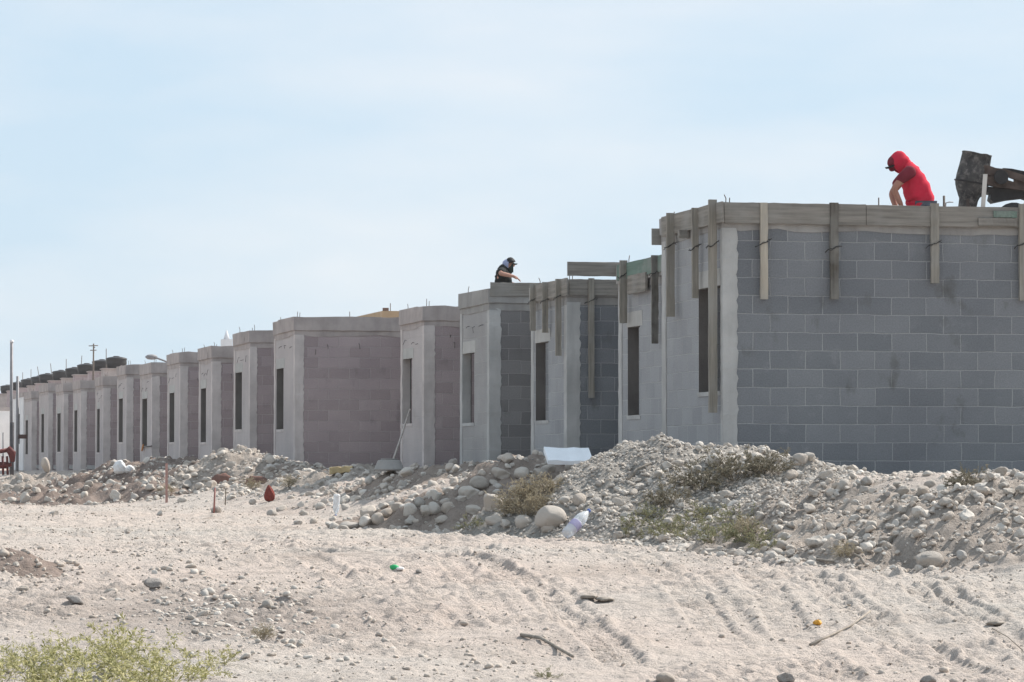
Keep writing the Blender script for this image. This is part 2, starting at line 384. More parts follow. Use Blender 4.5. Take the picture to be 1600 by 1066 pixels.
def ground_z(u, v, detail=True):
    u = np.asarray(u, float); v = np.asarray(v, float)
    Z = u * st + v * ct
    b = bank(u, v)
    z = base_lane(u, v) + b
    near = 1 - sst(120, 200, np.hypot(u, v))
    z = z + 0.09 * fbm(u * 0.35, v * 0.35, 3, 3) * near
    if detail:
        k = near * (1 - 0.3 * sst(45, 90, Z))
        lump = fbm(u * 1.6, v * 1.6, 21, 3); z = z + 0.06 * lump * k
        rid = 1 - np.abs(fbm(u * 3.3 + 0.4 * lump, v * 2.1, 31, 3)) * 4
        z = z + 0.013 * np.clip(rid, -1, 1) * k
        rough = 0.45 + 1.3 * sst(-0.1, 0.12, fbm(u * 0.8, v * 0.8, 77, 2))
        z = z + (0.036 * fbm(u * 6, v * 6, 41, 3) + 0.035 * fbm(u * 14, v * 14, 43, 2) + 0.05 * np.clip(fbm(u * 3.1, v * 3.1, 47, 4) - 0.1, 0, 1) * 0.9) * k * rough
        z = z + 0.10 * fbm(u * 2.5, v * 2.5, 51, 4) * sst(0.05, 0.4, b) * k
        for (P, wd, dep, lug) in TRACKS:
            best = np.full(u.shape, 9.0); sd_ = np.zeros(u.shape); sl = np.zeros(u.shape); acc = 0
            for (a, c) in zip(P[:-1], P[1:]):
                dx, dy = c[0] - a[0], c[1] - a[1]; L = math.hypot(dx, dy)
                t = ((u - a[0]) * dx + (v - a[1]) * dy) / L; tc_ = np.clip(t, 0, L)
                px, py = a[0] + dx * tc_ / L, a[1] + dy * tc_ / L
                d = np.hypot(u - px, v - py); m = d < best
                sg = np.sign((u - a[0]) * dy - (v - a[1]) * dx)
                best = np.where(m, d, best); sl = np.where(m, acc + tc_, sl); sd_ = np.where(m, d * sg, sd_); acc += L
            fade = sst(0, 0.5, sl) * (1 - sst(acc - 0.5, acc, sl)) * (0.45 + 0.9 * np.clip(0.5 + 1.6 * fbm(u * 0.9, v * 0.9, 63, 2), 0, 1))
            inside = 1 - sst(wd * 0.8, wd, best)
            rim = np.exp(-((best - wd * 1.18) / (wd * 0.28)) ** 2)
            tread = np.sin(2 * math.pi * (sl / lug + np.sign(sd_) * 0.25 + np.abs(sd_) / lug * 0.6))
            z = z + 0.55 * fade * (-dep * inside + 0.7 * dep * rim * (0.5 + 1.0 * vn(u * 5, v * 5, 9)) + inside * 0.6 * dep * np.clip(tread * 1.8, -1, 1))
    return z
for pts, wd, dep in (
    ([(905, 862), (1060, 905), (1250, 965), (1390, 1015), (1560, 1075)], 0.13, 0.035),
    ([(980, 852), (1150, 888), (1300, 937), (1440, 985), (1620, 1035)], 0.13, 0.03),
    ([(1180, 884), (1330, 903), (1420, 920), (1620, 960)], 0.14, 0.065),
    ([(470, 850), (600, 897), (700, 930), (860, 985), (980, 1050)], 0.13, 0.035),
    ([(330, 826), (520, 868), (650, 910), (760, 955), (900, 1010)], 0.12, 0.03),
    ([(690, 850), (850, 888), (1000, 945), (1150, 1030)], 0.13, 0.035),
    ([(1040, 900), (1090, 925), (1180, 975), (1260, 1030), (1330, 1080)], 0.13, 0.03),
    ([(200, 850), (330, 888), (470, 940), (560, 985)], 0.12, 0.025),
    ([(1340, 940), (1450, 975), (1560, 1010), (1640, 1040)], 0.12, 0.025),
    ([(560, 838), (760, 872), (930, 915), (1080, 970), (1210, 1040)], 0.10, 0.022),
    ([(820, 846), (980, 880), (1130, 925), (1290, 985), (1420, 1050)], 0.10, 0.022),
    ([(1100, 866), (1240, 900), (1390, 950), (1530, 1000), (1640, 1050)], 0.11, 0.026),
    ([(150, 822), (340, 850), (560, 905), (700, 955), (800, 1010)], 0.11, 0.02),
    ([(1290, 893), (1400, 889), (1520, 893), (1640, 900)], 0.16, 0.06)):
    TRACKS.append((track(pts), wd, dep, 0.13))

def build_ground():
    fine = np.arange(-11.5, 11.5001, 0.04); coarse_r = np.arange(14.5, 180, 4.0)
    ang = np.concatenate([-coarse_r[::-1], [-13], fine, [13], coarse_r])
    r1 = np.array([0.05, 1.5, 3, 5, 7, 9, 11, 12.5]); r2 = 13.5 * np.exp(np.arange(0, math.log(62 / 13.5), 0.0013))
    r3 = 62 * np.exp(np.arange(0, math.log(140 / 62), 0.006)); r4 = np.array([146, 165, 200, 260, 400, 700, 1200, 2200, 4500])
    rad = np.concatenate([r1, r2, r3, r4])
    A, Rr = np.meshgrid(np.radians(ang) + TH, rad, indexing='ij')
    u, v = Rr * np.sin(A), Rr * np.cos(A)
    z = ground_z(u.ravel(), v.ravel()).reshape(u.shape)
    V = np.stack([u, v, z], -1).reshape(-1, 3)
    na, nr = u.shape
    i, j = np.meshgrid(np.arange(na), np.arange(nr - 1), indexing='ij')
    i2 = (i + 1) % na
    F = np.stack([i * nr + j, i * nr + j + 1, i2 * nr + j + 1, i2 * nr + j], -1).reshape(-1, 4)
    me = npmesh('ground', V, F, M['ground'], smooth=True)
    tag(link_mesh('ground', me), kind='structure')
build_ground()

# ------------------------------------------------------------------ houses under construction
# photo pixels: facade far edge, corner, roof edge at corner, window (x0,x1,ytop,ybottom), plaster column edge on the side wall
HS = [
 dict(u=10.58, xl=1036, xc=1130, yt=318, win=(1092, 1127, 449, 612), xs=1153, st='A'),
 dict(u=11.46, xl=968, xc=1044, yt=399, win=(981, 1000, 510, 649), xs=1060, st='A'),
 dict(u=11.62, xl=831, xc=886, yt=437, win=(837, 857, 535, 657), xs=907, st='A'),
 dict(u=11.75, xl=720, xc=765, yt=450, win=(723, 741, 552, 661), xs=783, st='B'),
 dict(u=11.86, xl=627, xc=663, yt=478, win=(629.5, 644, 561, 662), xs=680, st='C'),
 dict(u=10.53, xl=429, xc=461, yt=495, win=(432, 443, 576, 671), xs=475, st='C'),
 dict(u=10.53, xl=366, xc=391, yt=516, win=(368, 378, 582, 671), xs=402, st='C'),
 dict(u=10.53, xl=311.5, xc=332, yt=541, win=(314, 322, 607, 691), xs=346, st='C'),
 dict(u=10.53, xl=262.5, xc=282, yt=550, win=(265, 272.5, 614, 691), xs=294, st='C'),
 dict(u=10.53, xl=220, xc=238, yt=567, win=(222.5, 230, 623, 697), xs=250, st='C'),
 dict(u=10.53, xl=184, xc=198, yt=570, win=(186, 192, 623, 691), xs=209, st='C'),
 dict(u=10.53, xl=150, xc=162, yt=588, win=(152, 156, 639, 707), xs=173, st='C'),
 dict(u=10.53, xl=115, xc=127, yt=594, win=(116.5, 121, 641, 706), xs=136, st='C'),
 dict(u=10.53, xl=88.5, xc=100, yt=599, win=(90, 95, 646, 706), xs=107, st='C'),
 dict(u=10.53, xl=62, xc=76, yt=599, win=(65, 69, 647, 707), xs=83, st='C'),
 dict(u=10.53, xl=39, xc=50, yt=611, win=(40.5, 44, 657, 710), xs=58, st='C'),
]
HL = [
 'nearest grey block house, roof edge boarded, long batten across its window',
 'second house from the near end, half hidden, green edge board on top',
 'third house from the near end, four battens hanging below its boarded roof edge',
 'fourth house from the near end, worker in black crouching on its roof',
 'fifth house from the near end, a thin pole leaning against its window',
 'sixth house from the near end, standing forward with a broad grey, flare-tinted side wall showing',
 'seventh house from the near end, just beyond the one with the broad side wall',
 'eighth house from the near end, behind the pale earth heap',
 'ninth house from the near end, between the heap and the street lamp',
 'tenth house from the near end, an orange disc hanging below its window',
 'eleventh house from the near end, white sack lying in front of it',
 'twelfth house from the near end, last of the taller ones before the tanks',
 'thirteenth house from the near end, fourth before the white painted house',
 'fourteenth house from the near end, third before the white painted house',
 'fifteenth house from the near end, second before the white painted house',
 'sixteenth and farthest bare house, joined to the white painted house',
]
ZB = -0.1
for i, h in enumerate(HS):
    u = h['u']; h['v0'] = on_u(h['xc'], 600, u).y; h['v1'] = on_u(h['xl'], 600, u).y
for i, h in enumerate(HS):
    u, v0, v1 = h['u'], h['v0'], h['v1']
    zt = on_u(h['xc'], h['yt'], u).z; h['zt'] = zt
    vend = HS[i + 1]['v0'] - 0.05 if i + 1 < len(HS) else v1 + 2.8
    if i + 1 < len(HS): vend = max(vend, v1 + 0.6)
    D = 8.2 if i == 0 else 7.2
    A = 'A' if h['st'] == 'A' else h['st']
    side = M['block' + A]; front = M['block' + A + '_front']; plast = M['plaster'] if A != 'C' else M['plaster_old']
    beam = M['beam'] if A != 'C' else M['beam_old']
    root = empty('block_house', (0, 0, 0)); h['root'] = root
    tag(root, HL[i], 'house', 'unfinished block houses in a row')
    x0, x1, ya, yb = h['win']
    wv1, wv0 = on_u(x0, 600, u).y, on_u(x1, 600, u).y
    zc = on_u((x0 + x1) / 2, ya, u).z; zd = on_u((x0 + x1) / 2, yb, u).z
    bh = 0.34 if A == 'C' else (0.32 if i else 0.265)      # depth of the ring beam
    zw = zt - bh
    # walls
    ce = 0.15 if i else 0.07
    if i == 0: wv0 = max(wv0, v0 + 0.085)
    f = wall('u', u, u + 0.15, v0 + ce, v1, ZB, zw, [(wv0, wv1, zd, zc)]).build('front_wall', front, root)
    f.data.materials.append(M['reveal'])      # darker plain concrete colour on the window reveals
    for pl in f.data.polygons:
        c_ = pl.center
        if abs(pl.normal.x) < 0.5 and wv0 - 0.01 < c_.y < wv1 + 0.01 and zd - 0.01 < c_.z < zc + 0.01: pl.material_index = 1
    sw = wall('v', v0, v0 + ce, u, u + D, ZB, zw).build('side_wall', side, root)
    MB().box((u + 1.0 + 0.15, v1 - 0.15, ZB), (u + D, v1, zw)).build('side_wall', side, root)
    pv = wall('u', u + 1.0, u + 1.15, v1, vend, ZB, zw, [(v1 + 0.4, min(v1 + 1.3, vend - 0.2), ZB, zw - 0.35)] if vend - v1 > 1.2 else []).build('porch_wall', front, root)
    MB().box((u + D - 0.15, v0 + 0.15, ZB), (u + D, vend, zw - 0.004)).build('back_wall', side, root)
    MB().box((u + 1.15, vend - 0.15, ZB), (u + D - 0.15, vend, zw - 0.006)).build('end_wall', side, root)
    MB().box((u + 0.15, v0 + 0.15, 0.60), (u + D - 0.15, vend - 0.15, 0.72)).build('floor_slab', M['floor'], root)
    # lintel and sill, bare cast pieces
    lz = 0.19
    MB().rbox(1, (u - 0.006, wv0 - 0.12 if i else v0 + 0.09, zc), (u + 0.145, wv1 + 0.02, zc + lz), 4, 0.004, i).build('lintel', M['pale_concrete'], f)
    MB().rbox(1, (u - 0.01, wv0 - 0.03 if i else v0 + 0.09, zd - 0.05), (u + 0.14, wv1 + 0.02, zd - 0.002), 4, 0.004, i).build('sill', plast, f)
    # corner column on the side wall, ragged right edge; column at the far end of the facade
    wcol = on_v(h['xs'], 600, v0).x - u
    rr = random.Random(40 + i); V = []; F = []; seg = 60
    for k in range(seg + 1):
        z = ZB + (zw - ZB) * k / seg
        e = u + wcol + rr.uniform(-0.011, 0.011) + 0.004 * math.sin(k * 2.3 + i)
        j = rr.uniform(-0.0025, 0.0025)
        V += [(u - 0.008 + j, v0 + ce + 0.008, z), (u - 0.008 + j, v0 - 0.012 + j, z), (e - 0.008, v0 - 0.012 + j, z), (e, v0 + 0.004, z)]
    for k in range(seg):
        for q in range(3): F.append((4 * k + q + 1, 4 * k + q, 4 * k + 4 + q, 4 * k + 5 + q))
    MB().add(V, F).build('corner_column', plast, root)
    MB().rbox(2, (u - 0.012, v1 - 0.16, ZB), (u + 0.13, v1 + 0.012, zw), 30, 0.004, 80 + i).build('corner_column', plast, root)
    # ring beam and roof slab: a rough lip all round, set slightly proud
    lip = 0.035
    seg = 26
    V = []; F = []
    ring = [(u - lip, v1 + lip)] + [(u - lip, v1 + (v0 - v1) * t) for t in (0.75, 0.5, 0.25)] + [(u - lip, v0 - lip)] + [(u + (D) * t / 40, v0 - lip) for t in range(1, 41)]
    back = [(u + D + lip, vend), (u + 1.0 - lip, vend), (u + 1.0 - lip, v1 + lip)]
    poly = ring + back; n = len(poly)
    for zz, jz, jx in ((zw - 0.02, 0.024, 0.008), (zw + 0.07, 0.012, 0.012), (zw + 0.085, 0.006, 0.022), (zt, 0.013, 0.008)):
        for (a, b) in poly:
            sh = 0.026 if zz < zw + 0.08 else 0.0
            V.append((a + (sh if a < u else 0) + rr.uniform(-jx, jx) * 0.4, b + (sh if b < v0 else 0) + rr.uniform(-jx, jx) * 0.4, zz + rr.uniform(-jz, jz)))
    for L in range(3):
        for k in range(n): F.append((L * n + (k + 1) % n, L * n + k, (L + 1) * n + k, (L + 1) * n + (k + 1) % n))
    F = [tuple(reversed(f_)) for f_ in F]
    F = [tuple(reversed(f_)) for f_ in F]
    F.append(tuple(range(n))); F.append(tuple(3 * n + k for k in reversed(range(n))))
    rb = MB().add(V, F); ro = rb.build('roof_slab', beam, root)
    bm = bmesh.new(); bm.from_mesh(ro.data); bmesh.ops.recalc_face_normals(bm, faces=bm.faces[:]); bm.to_mesh(ro.data); bm.free()
    for k in range(3 if 2 < i < 12 else 0):
        wy_ = v0 + 0.35 + (v1 - v0 - 0.6) * (k + rr.random() * 0.6) / 3; wz_ = zw - rr.uniform(0.12, 0.32)
        MB().tube([(u + 0.02, wy_, wz_), (u - 0.03, wy_ + rr.uniform(-.03, .03), wz_ + rr.uniform(-.03, .03)), (u - rr.uniform(.03, .07), wy_ + rr.uniform(-.08, .08), wz_ - rr.uniform(0.02, 0.12))], 0.005, 5).build('tie_wire', M['wire'], f)
    for k in range(3 if 2 < i < 12 else 0):
        wx_ = u + wcol + 0.15 + rr.random() * 1.2; wz_ = zw - rr.uniform(0.15, 0.3)
        MB().tube([(wx_, v0 + 0.02, wz_), (wx_ + 0.01, v0 - 0.05, wz_), (wx_ + rr.uniform(-.03, .03), v0 - 0.07, wz_ - rr.uniform(.03, .12))], 0.005, 5).build('tie_wire', M['wire'], sw)
    # starter bars at the corners
    for k in range(3 if i < 12 else 1):
        bx, by = (u + 0.05 + 0.05 * k, v0 + 0.06 + 0.03 * (k % 2)) if k < 2 else (u + 0.1, v1 - 0.1)
        hgt = rr.uniform(0.04, 0.16)
        MB().tube([(bx, by, zt - 0.05), (bx + 0.004, by, zt + hgt * 0.6), (bx + rr.uniform(-0.02, 0.02), by, zt + hgt)], 0.006, 5).build('rebar', M['rebar'], root)

# ------------------------------------------------------------------ formwork: battens and boards wired to the roof edges
def wire(parent, p, seed, along):
    r = random.Random(seed); m = MB()
    for k in range(2):
        pts = []; s = -1
        for t in range(7):
            q = (t - 3) * 0.035
            pts.append(Vector(p) + Vector(along) * q + Vector((r.uniform(-.006, .006), r.uniform(-.006, .006), q * r.uniform(0.1, 0.6) + r.uniform(-0.012, 0.012))))
        m.tube(pts, 0.004, 5)
    return m.build('tie_wire', M['wire'], parent)
def batten_front(h, x0, x1, y0, y1, mat, label, seed, wy=None):
    u = h['u'] - 0.045
    dep = (x1 - x0) / FPX * (h['v0'] * ct + u * st) * 1.0
    c = on_u((x0 + x1) / 2, (y0 + y1) / 2, u - dep / 2)
    zt, zb = on_u((x0 + x1) / 2, y0, u - dep / 2).z, on_u((x0 + x1) / 2, y1, u - dep / 2).z
    o = MB().rbox(2, (u - dep, c.y - 0.022, zb), (u, c.y + 0.022, zt), 14, 0.003, seed).build('batten', M[mat])
    tag(o, label, 'batten', 'battens hanging on the roof edges')
    if wy: wire(o, (u - dep * 0.6, c.y - 0.03, on_u((x0 + x1) / 2, wy, u).z), seed, (0.7, 0, 0))
    return o
def batten_side(h, x0, x1, y0, y1, mat, label, seed, wy=None):
    v = h['v0'] - 0.042
    a, b = on_v(x0, y0, v), on_v(x1, y1, v)
    o = MB().rbox(2, (a.x, v - 0.04, b.z), (b.x, v, a.z), 14, 0.0035, seed).build('batten', M[mat])
    tag(o, label, 'batten', 'battens hanging on the roof edges')
    if wy:
        p = on_v((x0 + x1) / 2, wy, v - 0.05); wire(o, p, seed, (0.9, 0, 0))
    return o
h1, h2, h3, h4 = HS[0], HS[1], HS[2], HS[3]
batten_front(h1, 1041, 1054, 333, 495, 'wood_z', 'grey batten at the far end of the nearest facade, beside the projecting board end', 1, 385)
batten_front(h1, 1081, 1091, 325, 466, 'wood_z', 'short batten hanging over the lintel of the nearest window', 2, 388)
batten_front(h1, 1107, 1120, 312, 645, 'wood_z', 'longest batten, running from the roof edge down across the nearest window', 3, 385)
batten_side(h1, 1187, 1198.5, 317, 468, 'wood_z_pale', 'pale yellowish batten, first on the broad grey block wall from the corner', 4, 380)
batten_side(h1, 1296, 1309, 317, 468, 'wood_z_dark', 'dark blackened batten on the broad grey block wall', 5, 388)
batten_side(h1, 1453, 1466, 318, 443, 'wood_z', 'short rounded batten on the broad grey block wall below the worker in red', 6, 382)
batten_side(h1, 1591, 1604, 319, 470, 'wood_z', 'batten at the right edge of the picture on the broad grey block wall', 7, 382)
def board_front(h, x0, x1, y, hpx, mat, label, off=0.012, name='form_board', seed=0):
    u = h['u'] - 0.037 - off
    a, b = on_u(x0, y, u), on_u(x1, y, u)
    zt = h['zt'] + 0.012; hh = hpx
    o = MB().rbox(1, (u - 0.022, a.y, zt - hh), (u, b.y, zt), 10, 0.003, seed).build(name, M[mat]); tag(o, label, 'board', 'boards along the roof edges'); return o
def board_side(h, x0, x1, z0, z1, mat, label, off=0.0, seed=0):
    v = h['v0'] - 0.012 - off
    a, b = on_v(x0, 330, v), on_v(x1, 330, v)
    o = MB().rbox(0, (a.x, v - 0.022, z0), (b.x, v - 0.001, z1), 20, 0.003, seed).build('form_board', M[mat]); tag(o, label, 'board', 'boards along the roof edges'); return o
h1z = h1['zt']
# the near house's formwork sits close on its ring beam
board_front(h1, 1036, 1131, 330, 0.225, 'wood_y', 'edge board along the top of the nearest facade', -0.002, seed=31)
board_side(h1, 1131, 1352, h1z - 0.215, h1z + 0.012, 'wood_x', 'long grey edge board on top of the broad block wall, nearer the corner', 0.026, 32)
board_side(h1, 1353, 1640, h1z - 0.215, h1z + 0.008, 'wood_x', 'long grey edge board on the broad block wall below the worker in red', 0.027, 33)
board_side(h1, 1528, 1588, h1z - 0.20, h1z - 0.115, 'wood_x', 'short board nailed over the edge board below the mixer', 0.052, 34)
board_side(h1, 1552, 1588, h1z - 0.105, h1z - 0.035, 'wood_green', 'short green painted batten piece below the mixer', 0.052, 35)
a = on_u(1066, 366, h1['u'] - 0.1)
tag(MB().rbox(0, (h1['u'] - 0.14, a.y - 0.02, a.z - 0.045), (h1['u'] - 0.02, a.y + 0.05, a.z + 0.045), 4, 0.003, 36).build('wood_block', M['wood_x']), 'small wooden block wedged between battens under the nearest edge board', 'wood block')
a = on_u(1030, 357, h1['u'] - 0.1)
vv = h1['v1'] + 0.05
a, b = on_v(1019, 357, vv), on_v(1042, 383, vv)
tag(MB().rbox(0, (a.x, vv, b.z), (h1['u'] + 0.25, vv + 0.03, a.z), 4, 0.003, 37).build('form_board', M['wood_x']), 'grey board end jutting out past the far end of the nearest facade', 'board', 'boards along the roof edges')
# second house
batten_front(h2, 968, 980, 407, 505, 'wood_z', 'batten at the far end of the second house beside the long jutting board', 8, 432)
batten_front(h2, 1018, 1028.5, 399, 537, 'wood_z_dark', 'dark batten hanging on the second house facade near the nearest house', 9, 428)
board_front(h2, 966, 1046, 405, 0.21, 'wood_green', 'green edge board along the top of the second house', 0.0, seed=41)
a = on_u(981, 431, h2['u'] - 0.07); b = on_u(1009, 455, h2['u'] - 0.07)
tag(MB().rbox(1, (h2['u'] - 0.075, b.y, b.z), (h2['u'] - 0.045, a.y, a.z), 5, 0.004, 42).build('form_board', M['wood_y']), 'short plank laid flat across the second house above its lintel', 'board', 'boards along the roof edges')
vv = h2['v1'] + 0.08
a, b = on_v(887, 409, vv), on_v(967, 432, vv)
tag(MB().rbox(0, (a.x, vv, b.z), (b.x + 0.3, vv + 0.03, a.z), 8, 0.003, 43).build('form_board', M['wood_x']), 'long grey board jutting left past the second house against the sky', 'board', 'boards along the roof edges')
# third house
batten_front(h3, 828, 837, 443, 517, 'wood_z', 'farthest batten on the third house facade, at its far edge', 10, 470)
batten_front(h3, 847, 856.5, 441, 520, 'wood_z', 'middle batten on the third house facade, above the window', 11, 470)
batten_front(h3, 868, 877, 436, 556, 'wood_z', 'longer batten on the third house facade, right of the window', 12, 465)
batten_side(h3, 919, 928, 435, 622, 'wood_z', 'very long batten hanging on the dark side wall of the third house', 13, 470)
board_front(h3, 830, 888, 440, 0.24, 'wood_y', 'edge board along the facade of the third house', -0.002, seed=44)
board_side(h3, 889, 1010, h3['zt'] - 0.22, h3['zt'] + 0.005, 'wood_x', 'darker edge board on the side wall of the third house', 0.026, 45)
board_side(h4, 766, 900, h4['zt'] - 0.13, h4['zt'] + 0.085, 'wood_x', 'grey edge board on the fourth house roof before the worker in black', 0.026, 46)

# ------------------------------------------------------------------ houses further down the row
h16 = HS[-1]
def white_house(v0, v1, zt, label, u=10.5, tank=None, i=0):
    root = empty('painted_house'); tag(root, label, 'house', 'finished white houses at the far end')
    f = wall('u', u, u + 0.15, v0 + 0.15, v1, ZB, zt - 0.15, [(v0 + 1.5, v0 + 2.4, 1.5, 2.6)]).build('front_wall', M['white_paint'], root)
    MB().box((u + 0.03, v0 + 1.5, 1.5), (u + 0.06, v0 + 2.4, 2.6)).build('window', M['tank'], f)
    MB().box((u, v0, ZB), (u + 7, v0 + 0.15, zt - 0.15)).build('side_wall', M['white_paint'], root)
    MB().box((u + 0.15, v1 - 0.15, ZB), (u + 7, v1, zt - 0.15)).build('side_wall', M['white_paint'], root)
    MB().box((u + 6.85, v0 + 0.15, ZB), (u + 7, v1 - 0.15, zt - 0.16)).build('back_wall', M['white_paint'], root)
    MB().rbox(1, (u - 0.03, v0 - 0.02, zt - 0.15), (u + 7.03, v1 + 0.02, zt), 8, 0.004, i).build('roof_slab', M['beam_old'], root)
    return root
vA = h16['v1'] + 0.2
vB = on_u(16, 600, 10.5).y
white_house(vA, vB, on_u(30, 615, 10.5).z, 'white painted house at the far end with a grey utility pole in front')
# tank row: base pixels (tank centre x, tank top y)
tanks = [(180, 557), (158, 562), (134, 568), (115, 574), (94, 578.5), (73, 583.5), (60, 587.5), (44, 591.5), (27, 596.5), (11, 601.5)]
UT = 16.3
for k, (x, y) in enumerate(tanks):
    p = on_u(x, y, UT)
    hv = p.y
    which = ['nearest', 'second nearest', 'third nearest', 'fourth nearest', 'fifth nearest', 'sixth nearest', 'seventh nearest', 'eighth nearest', 'second farthest', 'farthest'][k]
    hr = white_house(hv - 2.5, hv + 2.5, 3.15, which + ' of the finished houses that carry black water tanks', 10.5, i=k)
    zt = p.z
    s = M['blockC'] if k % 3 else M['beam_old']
    MB().rbox(2, (UT - 0.55, hv - 0.5, 3.15), (UT + 0.5 + 0.02 * k, hv + 0.5, zt - 0.56), 4, 0.01, k).build('tank_base', s, hr)
    MB().box((UT - 0.6, hv - 0.56, zt - 0.56), (UT + 0.56 + 0.02 * k, hv + 0.56, zt - 0.52)).build('tank_base_slab', M['beam_old'], hr)
    t = empty('water_tank', (UT + 0.05, hv, zt - 0.52)); tag(t, 'black water tank on the ' + which + ' tank house', 'water tank', 'black water tanks on the far roofs')
    MB().lathe([(0.36, 0), (0.40, 0.05), (0.42, 0.16), (0.45, 0.19), (0.45, 0.25), (0.44, 0.36), (0.46, 0.39), (0.46, 0.43), (0.36, 0.47), (0.20, 0.50)], 20).build('tank_body', M['tank'], t)
    MB().lathe([(0.13, 0.49), (0.14, 0.50), (0.14, 0.525), (0.10, 0.535)], 14).build('lid', M['tank'], t)
# thin rods and masts over the far roofs
for k, (x, y0, Z, lbl) in enumerate([(166, 545, 150, 'thin rod beside the nearest black tank'), (128, 556, 165, 'thin rod between the third and fourth black tanks'),
        (103.5, 561, 172, 'thin rod between the fourth and fifth black tanks'), (79, 568, 180, 'thin rod over the sixth black tank'),
        (58.5, 573, 186, 'thin leaning rod over the seventh black tank'), (48.5, 577, 192, 'thin rod over the eighth black tank'), (35.5, 582, 198, 'thin rod left of the eighth black tank')]):
    p = at(x, y0, Z); lean = [0, .1, 0, -.15, -.25, 0, 0][k]
    tag(MB().tube([(p.x - lean * 2, p.y, 3.0), (p.x, p.y, p.z)], 0.018, 6).build('roof_rod', M['rebar']), lbl, 'rod', 'rods over the far roofs')
p = at(145.5, 537, 140); t = empty('aerial', (p.x, p.y, 3.0)); tag(t, 'tall aerial with cross bars above the second black tank', 'aerial')
MB().tube([(0, 0, 0), (0.02, 0, p.z - 3.0)], [0.05, 0.03], 7).build('mast', M['rebar'], t)
MB().tube([(-0.18, 0, p.z - 3.1), (0.2, 0, p.z - 3.08)], 0.02, 5).tube([(-0.12, 0, p.z - 3.28), (0.14, 0, p.z - 3.27)], 0.02, 5).tube([(0.05, -0.2, p.z - 3.16), (0.05, 0.2, p.z - 3.16)], 0.02, 5).build('cross_bar', M['rebar'], t)
M['grey_metal'] = plain('grey_metal', (0.22, 0.21, 0.215), 0.5, 0.15, 6, 0)
p = at(18.2, 533, 118); t = empty('utility_pole', (p.x, p.y, 0)); tag(t, 'tall thin grey pole rising above everything at the far left', 'pole')
MB().tube([(0, 0, 0), (0, 0, p.z)], [0.06, 0.05], 8).build('pole', M['grey_metal'], t); MB().lathe([(0.065, p.z - 0.05), (0.07, p.z - 0.02), (0.05, p.z + 0.04)], 10).build('pole_cap', M['white_paint'], t)
p = at(27.5, 588, 116); t = empty('utility_pole', (p.x, p.y, 0)); tag(t, 'shorter grey pole in front of the white painted house, with a dark crosspiece', 'pole')
MB().tube([(0, 0, 0), (0, 0, p.z)], [0.055, 0.045], 8).build('pole', M['grey_metal'], t)
q = at(33, 680, 116); MB().box((0.03, -0.06, q.z - 0.12), (0.33, 0.04, q.z + 0.02)).build('crosspiece', plain('rust_dark', (0.09, 0.05, 0.045)), t)
p = at(19, 660, 100); tag(MB().tube([(p.x, p.y, 0), (p.x, p.y, p.z)], 0.06, 8).build('post', plain('dark_steel', (0.07, 0.065, 0.07))), 'short dark post standing behind the red machine at the left edge', 'post')
p = at(5, 676, 104); tag(MB().tube([(p.x, p.y, 0), (p.x, p.y, p.z)], 0.025, 6).build('post', M['grey_metal']), 'thin pale post at the left edge before the white wall', 'post')
# low white boundary wall to the left of the painted house
p = on_u(16, 640, 9.9)
bw = empty('boundary_wall'); tag(bw, 'white boundary wall at the left edge beyond the painted house', 'wall')
MB().rbox(1, (9.85, vB + 0.1, ZB), (10.0, vB + 45, 3.0), 12, 0.004, 3).build('wall_panel', M['white_paint'], bw)
MB().rbox(1, (9.82, vB + 0.1, 3.0), (10.03, vB + 45, 3.07), 12, 0.004, 4).build('coping', M['beam_old'], bw)
# street lamp reaching over the roofs
p = at(262, 566, 104); q = at(233, 558, 104)
t = empty('street_lamp', (p.x + 0.4, p.y, 0.5)); tag(t, 'street lamp arm reaching left over the roof of the tenth house', 'street lamp')
o = Vector((p.x + 0.4, p.y, 0.5))
MB().tube([Vector((0, 0, 0)), Vector((0, 0, p.z - 0.7))], 0.06, 8).build('lamp_post', M['grey_metal'], t)
MB().tube([Vector((0, 0, p.z - 0.75)), p - o, p - o + (q - p) * 0.5 + Vector((0, 0, 0.03)), q - o + Vector((0.1, 0, 0))], 0.028, 6).build('lamp_arm', M['grey_metal'], t)
mm = Matrix.Translation(q - o) @ Matrix.Rotation(R(90), 4, 'Y') @ Matrix.Rotation(R(-14), 4, 'X')
MB().lathe([(0.02, -0.12), (0.07, -0.05), (0.085, 0.08), (0.07, 0.2), (0.03, 0.26)], 12, mm).build('lamp_head', M['grey_metal'], t)
# ochre house behind the gap
M['ochre'] = cast_mat('ochre_render', (0.46, 0.33, 0.21), 0.15, 0.25)
p = at(599, 486, 76); q = at(680, 486, 76)
t = empty('ochre_house'); tag(t, 'ochre yellow rooftop showing behind the gap beside the fifth house', 'house')
MB().box((p.x, p.y, ZB), (p.x + 5, p.y + 4, p.z - 0.16)).build('wall', M['ochre'], t)
MB().rbox(0, (p.x - 0.03, p.y - 0.03, p.z - 0.16), (p.x + 5.03, p.y + 4.03, p.z), 10, 0.01, 5).build('parapet', M['ochre'], t)
MB().box((p.x, p.y - 0.01, p.z), (p.x + 0.12, p.y + 0.1, p.z + 0.07)).build('parapet_block', plain('brown_block', (0.2, 0.13, 0.1)), t)
p = at(610, 474, 76.5); tag(MB().tube([(p.x, p.y, 2), (p.x, p.y, p.z)], 0.01, 5).build('roof_rod', M['rebar']), 'thin rod above the ochre rooftop', 'rod', 'rods over the far roofs')
p = at(546.5, 487, 69); tag(MB().tube([(p.x, p.y, 2), (p.x, p.y, p.z)], 0.008, 5).build('roof_rod', M['rebar']), 'thin rod on the roof of the sixth house', 'rod', 'rods over the far roofs')
